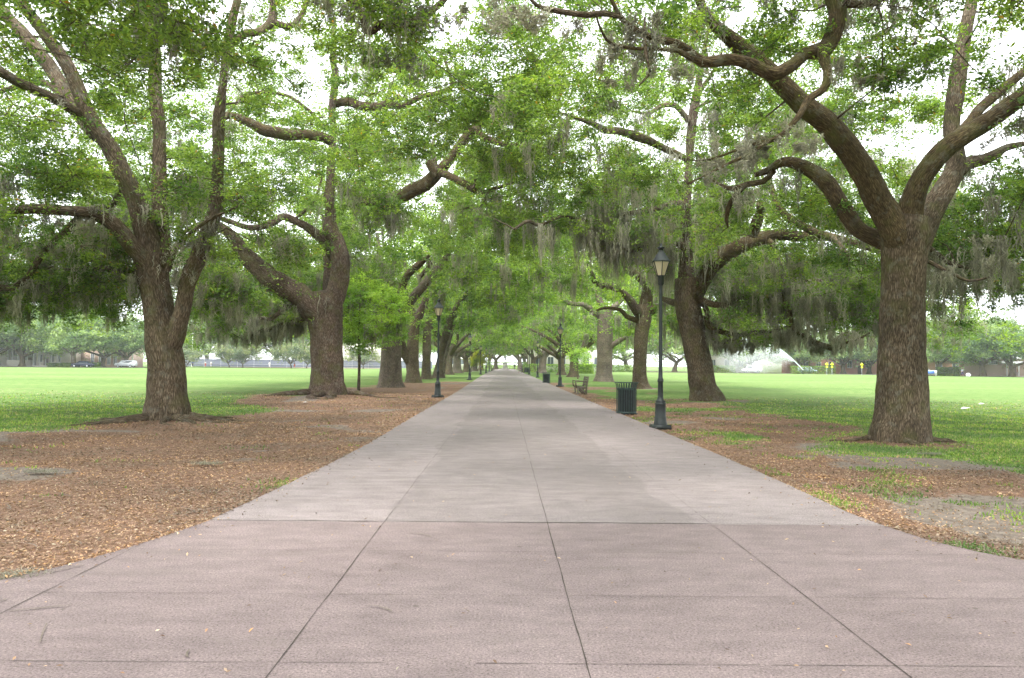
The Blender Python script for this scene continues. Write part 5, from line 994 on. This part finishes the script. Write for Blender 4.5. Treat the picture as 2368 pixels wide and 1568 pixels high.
# verge and side streets beyond the playing fields
M_road = paint('worn_asphalt', (.10, .10, .10), .9, .15, .6, .1); M_verge = paint('dry_verge', (.17, .14, .09), .95, .35, .5, .2)
def band(name, ptl, d0, d1, z, mat):
    a = np.array([GX(px, Y)[:2] for px, Y in ptl]); a0 = a + [0, d0]; a1 = a + [0, d1]; n = len(a); q = np.arange(n - 1)
    V = np.vstack([np.c_[a0, np.full(n, z)], np.c_[a1, np.full(n, z)]]); return tag(mesh(name, V, np.stack([q, q + 1, q + 1 + n, q + n], 1), mat), kind='structure')
far_e = [(-700, 166), (0, 170), (280, 176), (420, 212), (880, 222)]; far_r = [(1440, 196), (1700, 195), (1900, 188), (2120, 178), (2368, 165), (2900, 155)]
band('verge', far_e, 0, 40, .02, M_verge); band('verge', far_r, 0, 40, .02, M_verge); band('road', [(-700, 171), (0, 175), (280, 180)], 0, 6, .05, M_road); band('road', far_r, 5, 12, .05, M_road)
M_slab = paint('pale_paving', (.42, .40, .37), .9, .1, .4, 0); m = MB(); m.box((xl - 8, 172, -.01), (16, 2.2, .07)); m.box((xr + 6, 172, -.01), (12, 2.2, .07)); tag(m.build('side_path', M_slab), kind='structure')
# court fence
M_pole = paint('galvanised', (.5, .52, .54), .5, .1, 2, 0, .4); M_scr, nt, b = newmat('windscreen_mesh'); b.inputs['Base Color'].default_value = (.17, .185, .23, 1); b.inputs['Roughness'].default_value = .9
f0, f1 = GX(395, 226), GX(1000, 231); t = thing('court_fence', 'tall chain fence with grey windscreen round the tennis courts', 'fence', (f0[0], f0[1], 0)); dF = (f1 - f0)[:2]; nF = 16
m = MB(); V = np.array([[0, 0, .25], [dF[0], dF[1], .25], [dF[0], dF[1], 2.3], [0, 0, 2.3]]); mesh('windscreen', V, np.array([[0, 1, 2, 3]]), M_scr, t)
for k in range(nF + 1): m = MB(); x_, y_ = dF*k/nF; m.lathe([(.05, 0), (.05, 3.5 if k % 4 else 4.2)], c=(x_, y_ - .08, 0), n=8); m.build('post', M_pole, t)
for z in (.9, 2.35, 3.45): m = MB(); m.bar((0, -.1, z), (dF[0], dF[1] - .1, z), .07, .07); m.build('rail', M_pole, t)
def pole(label, px, Y, h, r=.16): g = GX(px, Y); t = thing('floodlight_pole', label, 'pole', (g[0], g[1], 0)); m = MB(); m.lathe([(r*1.3, 0), (r*1.3, .5), (r, .6), (r*.7, h)], n=10); m.build('pole', paint('pale_pole', (.55, .58, .48), .7, .05, 1, 0), t); m = MB(); m.box((0, 0, h + .1), (1.6, .3, .3)); m.build('lamp_head', M_pole, t)
pole('tall pale floodlight pole left of the nearest left trunk', 306, 200, 12.5, .2); pole('tall pale floodlight pole right of the nearest left trunk', 444, 226, 9.5)
pole('grey pole behind the small sprinkler', 1414, 190, 8)
# hedge, yellow signs, small things at the field edge
def hedge(label, px, Y, w, h, d=1.2, mat=None, n=5000, name='hedge', cat='hedge'):
    g = GX(px, Y); rg = np.random.default_rng(int(px)); p = rg.uniform(-.5, .5, (n, 3))*np.array([w, d, h]); k_ = rg.integers(0, 3, n); s_ = rg.random(n) < .8; ax = np.where(rg.random(n) < .5, 1, 2); sg = np.sign(rg.random(n) - .5)
    p[np.arange(n), ax] = np.where(s_, np.where(ax == 1, d/2, h/2)*sg*rg.uniform(.88, 1.08, n), p[np.arange(n), ax]); p[:, 2] += h/2; p += .12*fbm(p*1.2, 2, 5)[:, None]
    nr_ = rg.normal(size=(n, 3)); nr_ /= np.linalg.norm(nr_, axis=1)[:, None]; V, F = leaves(p, nr_, np.full(n, .22), rg, .7, tri=True); o = mesh(name, V, F, mat or M_leaf2); o.location = (g[0], g[1], 0); tag(o, label, cat); return o
hedge('clipped green hedge before the white pavilion', 1300, 168, 17, 1.7); hedge('second stretch of clipped hedge right of the bench', 1345, 150, 4.5, 1.7); hedge('low dark hedge below the brown house', 1880, 193, 11, 1.9, mat=M_leaf); hedge('dark hedge before the orange brick building', 2193, 176, 5.2, 1.9, mat=M_leaf); hedge('low green shrubs before the pink brick building', 214, 184, 3.5, 1.0)
hedge('dark green shrubs behind the water mist', 1660, 202, 9, 1.8, mat=M_leaf); hedge('row of round shrubs before the pale bungalow', 142, 180, 6, .9, mat=M_leaf, n=2500); hedge('long bank of green shrubs across the end of the walk', 1180, 285, 34, 2.4, 4, M_leaf2, 12000); hedge('green shrubs behind the small sprinkler', 1440, 196, 12, 1.7, mat=M_leaf)
M_yel = paint('fluorescent_yellow', (.80, .86, .02), .5, .04, 3, 0)
for px, Y, lab in ((1912, 176, 'yellow diamond crossing sign, leftmost and partly hidden of the three'), (1924, 173, 'yellow diamond crossing sign with a plaque, middle of the three'), (1993, 172, 'yellow diamond crossing sign with a plaque in front of the dark windows')):
    g = GX(px, Y); t = thing('crossing_sign', lab, 'road sign', (g[0], g[1], 0), 0, 'yellow signs beyond the right field'); m = MB(); m.lathe([(.04, 0), (.04, 2.6)], n=8); m.build('post', M_pole, t)
    m = MB(); a = .40; m.prism([(0, -a), (a, 0), (0, a), (-a, 0)], (1, 0, 0), (0, 0, 1), (0, 1, 0), (0, -.06, 2.35), .03); m.build('sign_plate', M_yel, t); m = MB(); m.box((0, -.06, 1.72), (.5, .03, .26)); m.build('arrow_plate', M_yel, t)
g = GX(2150, 172); t = thing('notice_board', 'low white board with a blue panel before the hedge at right', 'sign', (g[0], g[1], 0)); m = MB(); m.box((0, 0, .8), (3.2, .12, .9)); m.box((-1.4, 0, .2), (.12, .1, .4)); m.box((1.4, 0, .2), (.12, .1, .4)); m.build('board', M_white, t); m = MB(); m.box((.25, -.08, .8), (1.5, .04, .7)); m.build('panel', paint('blue_panel', (.08, .18, .6), .5, .05, 2, 0), t)
g = GX(2239, 160); rg = np.random.default_rng(3); m = MB(); m.lathe([(.0, .0), (.35, .05), (.48, .35), (.36, .62), (.15, .74), (0, .76)], n=12); o = m.build('laundry_sack', M_white, None, True); o.location = (g[0], g[1], 0); tag(o, 'bulging white sack on the grass edge near the walker at right', 'sack')
# sapling by the second left oak, and other small trees
M_leaf3 = leafmat('fresh_leaf', [(0.0, (0.20, 0.31, 0.07)), (0.5, (0.30, 0.45, 0.11)), (1.0, (0.42, 0.55, 0.17))], 0.5)
def smalltree(label, px, Y, top, rad_, low, n, per, leaf, mat, tw=.09, name='young_tree', seed=5, cull=False, moss=0, sq=1.0, off=0.0):
    rg = np.random.default_rng(seed); g = GX(px, Y); root = thing(name, label, 'tree', (g[0], g[1], 0)); p, r = spline([[0, 0, -.2], [.02, 0, top*.25], [-.03, .02, top*.55], [.05, 0, top*.92]], [tw*1.2, tw, tw*.7, .02], .2)
    m = MB(); tubes(m, p, r, 12, seed=seed, lump=.08); m.build('trunk', M_bark, root, True, 'bark'); c = []
    while len(c) < n:
        v = rg.uniform(-1, 1, 3); q = np.linalg.norm(v)
        if q > 1 or q < .25: continue
        zz = low + (top - low)*(v[2] + 1)/2; w_ = math.sqrt(max(.05, 1 - (2*(zz - low)/(top - low) - .9)**2*.8)); c.append((off*min(1, (zz - low)) + v[0]*rad_*w_, v[1]*rad_*w_, zz))
    b0 = np.array([g[0], g[1], 0.]); return wild_foliage(dict(root=root, b0=b0, nodes=p[p[:, 2] > low*.8], nr=r[p[:, 2] > low*.8], rg=rg, crown=np.array(c), leaf=leaf, per=per, sprig=10, moss=moss, tri=False, lmat=mat, clump=(.35*sq, .6*sq)))
smalltree('slender young tree with pale green foliage right of the forked red brown oak', 829, 42.5, 6.5, 2.1, 2.0, 105, 190, .11, M_leaf3, .075, seed=12, moss=16, off=.65)
g = GX(845, 42.5); stamp(np.array([[g[0] + .3, 42.5, z] for z in np.arange(2.2, 6.6, .3)]), np.full(15, 1.7))
smalltree('bright green sapling behind the wooden bench', 1336, 96, 4.3, 1.5, 1.5, 26, 70, .2, M_leaf3, .08, seed=14)
smalltree('yellow green rounded small tree by the left lamps at the far end', 1103, 182, 4.6, 1.9, 1.0, 40, 120, .28, leafmat('yellow_green_leaf', [(0, (.30, .34, .04)), (1, (.5, .5, .08))], .4), .08, seed=15, sq=1.3)
# field edge trees
W1 = wildoak('live_oak', '', 201, 13, 9.5, 6, 150, .42, 150, M_bark, M_leaff, group='trees along the far field edges'); W2 = wildoak('live_oak', '', 203, 12, 8.5, 5, 130, .40, 150, M_bark, M_leaff, group='trees along the far field edges'); W3 = wildoak('live_oak', '', 207, 15, 8.0, 6, 150, .42, 150, M_barkp, M_leaff, group='trees along the far field edges')
WM = wildoak('crepe_myrtle', '', 211, 6.2, 4.2, 7, 60, .30, 130, M_barkp, leafmat('myrtle_leaf', [(0, (.10, .15, .07)), (.7, (.18, .23, .12)), (1, (.32, .28, .26))], .35, nscale=.3), group='low trees before the court fence', low=2.4, clump=(.6, 1.0), trr=.14)
WB = wildoak('live_oak', '', 213, 16.5, 11.5, 6, 250, .30, 130, M_bark, M_leafm, group='far oaks of the two rows', low=4.6, moss=130, trr=.62)
WC = wildoak('live_oak', '', 217, 16.5, 11, 6, 250, .30, 130, M_barkp, M_leaf2, group='far oaks of the two rows', low=4.2, moss=150, trr=.7)
for w in (W1, W2, W3, WM, WB, WC): wild_foliage(w)
def plant(w, items):
    for i, (px, Y, sc_, rz, lab) in enumerate(items):
        if w in (W1, W2, W3): sc_ *= 1.15
        g = GX(px, Y); loc = (g[0], g[1], 0)
        if i == 0: r = w['root']; r.location = loc; r.rotation_euler[2] = rz; r.scale = (sc_,)*3; r['label'] = lab
        else: copy_thing(w['root'], loc, rz, lab, sc_)
plant(W1, [(236, 186, .92, 0, 'dark spreading tree with a low fork before the pink brick building'), (-20, 178, 1.0, 2, 'pale leafed tree before the porch at the far left edge'), (112, 206, 1.2, 1, 'tree rising behind the grey wooden house'), (2273, 172, 1.0, 4, 'thick trunked tree before the white roofed building'), (1740, 212, .9, 3, 'pale tree half veiled by the water mist'), (2080, 196, 1.1, 5, 'tree just behind the massive right trunk at the field edge'), (1560, 210, 1.0, .5, 'tree seen between the slim oak and the mossy leaning oak'), (-230, 172, 1.1, 1.5, 'far tree beyond the left edge of view'), (560, 262, 1.35, 2.2, 'tall tree behind the left end of the court fence'), (1450, 240, 1.2, 2.8, 'tree behind the small sprinkler')])
plant(W2, [(51, 180, 1.0, 1, 'broad trunked pale tree left of the raised porch'), (1850, 205, .85, 2, 'pale tree above the base of the big jet'), (1950, 200, .95, 4, 'drooping pale tree above the yellow signs'), (2340, 169, .9, 0, 'tree at the right edge before the tan building'), (290, 190, .9, 3, 'tree with a thin dark trunk behind the white car'), (640, 268, 1.5, 5, 'tall tree behind the middle of the court fence'), (2010, 203, .9, 2.6, 'drooping tree right of the salmon house'), (2490, 170, 1, 3, 'tree beyond the right edge of view'), (1360, 225, 1.1, 1.1, 'tree behind the white pavilion'), (900, 280, 1.5, .3, 'tall tree behind the grooved grey trunk')])
plant(W3, [(170, 180, .95, 0, 'grey trunked tree between the bungalow and the dark sedan'), (2205, 200, .9, 2, 'bright leafed tree before the orange brick building'), (1680, 226, 1.0, 1, 'tree behind the white house in the mist'), (400, 240, 1.0, 3, 'tree behind the floodlight pole left of the courts'), (480, 275, 1.4, 4, 'tall tree behind the courts beside the nearest left trunk'), (740, 285, 1.5, 5, 'tall tree hidden behind the red brown forked trunk'), (1826, 232, .62, 1.7, 'tree below the red tiled roof'), (2169, 178, .8, 2.1, 'thin dark trunked tree before the orange brick building'), (1130, 305, 1.3, .7, 'tree closing the view left of the statue'), (1215, 300, 1.3, 3.9, 'tree closing the view right of the statue'), (1020, 290, 1.5, 3.3, 'tall tree behind the leaning oak on the left'), (1300, 290, 1.5, 4.3, 'tall tree behind the far end of the pavilion')])
plant(WM, [(530, 217, 1.05, 0, 'multi stemmed low tree, leftmost before the court fence'), (561, 216, 1.0, 2, 'multi stemmed low tree, second before the court fence'), (673, 215, 1.1, 1, 'bright multi stemmed low tree left of the red brown trunk'), (709, 216, 1.0, 3, 'low tree just left of the red brown forked trunk'), (432, 214, .85, 4, 'small pale green tree just right of the nearest left trunk'), (840, 222, 1.0, 5, 'low tree seen behind the young tree')])
plant(WB, [(1326, 106, .95, .3, 'far oak right of the second right lamp'), (1036, 118, 1.0, 2, 'far oak right of the torn leaning trunk'), (1299, 126, .9, 4, 'far oak directly behind the second right lamp'), (1079, 160, 1, 5, 'far oak left of the yellow green small tree'), (1232, 178, 1, 1, 'far oak right of the green bins'), (1112, 205, 1, 3, 'far oak behind the navy clothed person'), (1146, 262, 1.1, 2.5, 'farthest oak of the left row')])
plant(WC, [(1253, 150, 1.05, 2.6, 'broad reddish far oak whose limb reaches over the walk'), (1057, 138, 1.0, .8, 'pale far oak with hanging moss, left row'), (1222, 208, 1, 2, 'far oak behind the farthest right bench'), (1096, 182, 1, 4, 'far oak beside the yellow green small tree'), (1203, 250, 1.1, 5.5, 'farthest oak of the right row')])
rg = np.random.default_rng(77); nW = 1500; wx = rg.uniform(-400, 400, nW); wy = 262 + rg.uniform(0, 34, nW) - np.abs(wx)*.12; kk_ = np.abs(wx - 1) > 13; wx, wy = wx[kk_], wy[kk_]
wh = 11.5 + 3.5*fbm(np.stack([wx*.05, wy*.05, wx*0], 1), 3, 5); wz = 2.2 + (wh - 2.2)*rg.random(len(wx))**.8
lp, nrm, sz, C, TW = leafclouds(np.stack([wx, wy, wz], 1), rg.uniform(1.6, 2.6, len(wx)), np.full(len(wx), 64), 8, .6, rg, False); V, F = leaves(lp, nrm, sz, rg, .6, tri=True); tag(mesh('distant_woods', V, F, M_leaff), 'pale belt of woods closing the view behind the houses', 'woods', kind='stuff')
# ------------------------------------------------------------ sprinklers
M_water, nt, b = newmat('water_spray'); b.inputs['Base Color'].default_value = (.9, .93, .95, 1); b.inputs['Roughness'].default_value = .4
tb = N(nt, 'ShaderNodeBsdfTranslucent'); tb.inputs[0].default_value = (.95, .97, 1, 1); ms = N(nt, 'ShaderNodeMixShader'); ms.inputs[0].default_value = .6; nt.links.new(b.outputs[0], ms.inputs[1]); nt.links.new(tb.outputs[0], ms.inputs[2]); nt.links.new(ms.outputs[0], nt.nodes['Material Output'].inputs[0])
def spray(label, px, Y, reach, peak, n, seed, ground_n, ff_=.5):
    rg = np.random.default_rng(seed); g = GX(px, Y); t = thing('sprinkler', label, 'sprinkler', (g[0], g[1], 0)); m = MB(); m.lathe([(.12, 0), (.12, .25), (.06, .3), (.06, .7), (.1, .74), (.09, .85), (0, .87)], n=12); m.bar((0, 0, .8), (-.5, 0, 1.05), .07, .07); m.build('head', M_dark, t)
    s = rg.random(n)**1.5*1.25; x = -s*reach/2*1.0; z0 = 1 + peak*(1 - (s - 1)**2); w = 0.05 + 0.30*s**1.8
    fall = rg.exponential(1.0, n)*np.clip(s - .15, 0, 2)*peak*.55*(rg.random(n) < ff_); z = z0 - fall + rg.normal(size=n)*w*.5; k = z > .05
    p = np.stack([x + rg.normal(size=n)*w*.6 - fall*.15, rg.normal(size=n)*w*1.6, z], 1)[k]; nr_ = rg.normal(size=(len(p), 3)); nr_ /= np.linalg.norm(nr_, axis=1)[:, None]
    V, F = leaves(p, nr_, .07 + .07*rg.random(len(p)), rg, .5, tri=True); mesh('water_jet', V, F, M_water, t)
    return t
spray('big lawn sprinkler throwing a high white arc of water, right of the mossy leaning oak', 1857, 186, 27, 7.4, 85000, 1, 0, .32)
spray('smaller lawn sprinkler with a low arc, seen between the slim oak and the lamp', 1526, 190, 13, 4.2, 9000, 2, 0, .18)
def mist(label, px, Y, size, dens_, seed):
    g = GX(px, Y); me = MB(); me.lathe([(0, 0.02), (.5, .05), (.95, .3), (1, .6), (.75, 1.0), (.3, 1.25), (0, 1.3)], n=20); o = me.build('mist', None, None, True); o.location = (g[0], g[1], 0); o.scale = size; m = bpy.data.materials.new('mist'); m.use_nodes = True; nt = m.node_tree; nt.nodes.remove(nt.nodes['Principled BSDF'])
    pv = N(nt, 'ShaderNodeVolumePrincipled'); pv.inputs['Color'].default_value = (.95, .97, 1, 1); pv.inputs['Density'].default_value = dens_; pv.inputs['Anisotropy'].default_value = .2; nt.links.new(pv.outputs[0], nt.nodes['Material Output'].inputs['Volume']); o.data.materials.append(m); tag(o, label, 'mist', kind='stuff'); return o
mist('drifting water mist under the big sprinkler arc', 1735, 187, (8.5, 4, 5.6), .05, 1)
# ------------------------------------------------------------ foliage of the near oaks (last: it keeps clear of limbs and lamps)
NEAR = [L1, R1, L2, R2, R3, R4, L3, L4, L5, L6, R0, L0]
for t in NEAR: foliage(t)

# ------------------------------------------------------------ pale humid air over the fields
m = MB(); m.box((0, 190, 17), (640, 460, 36.6)); hz = m.build('haze', None); mh = bpy.data.materials.new('humid_air'); mh.use_nodes = True; nt = mh.node_tree; nt.nodes.remove(nt.nodes['Principled BSDF'])
pv = N(nt, 'ShaderNodeVolumePrincipled'); pv.inputs['Color'].default_value = (.93, .96, 1, 1); pv.inputs['Density'].default_value = .0003; pv.inputs['Anisotropy'].default_value = .3
nt.links.new(pv.outputs[0], nt.nodes['Material Output'].inputs['Volume']); hz.data.materials.append(mh); tag(hz, kind='stuff')
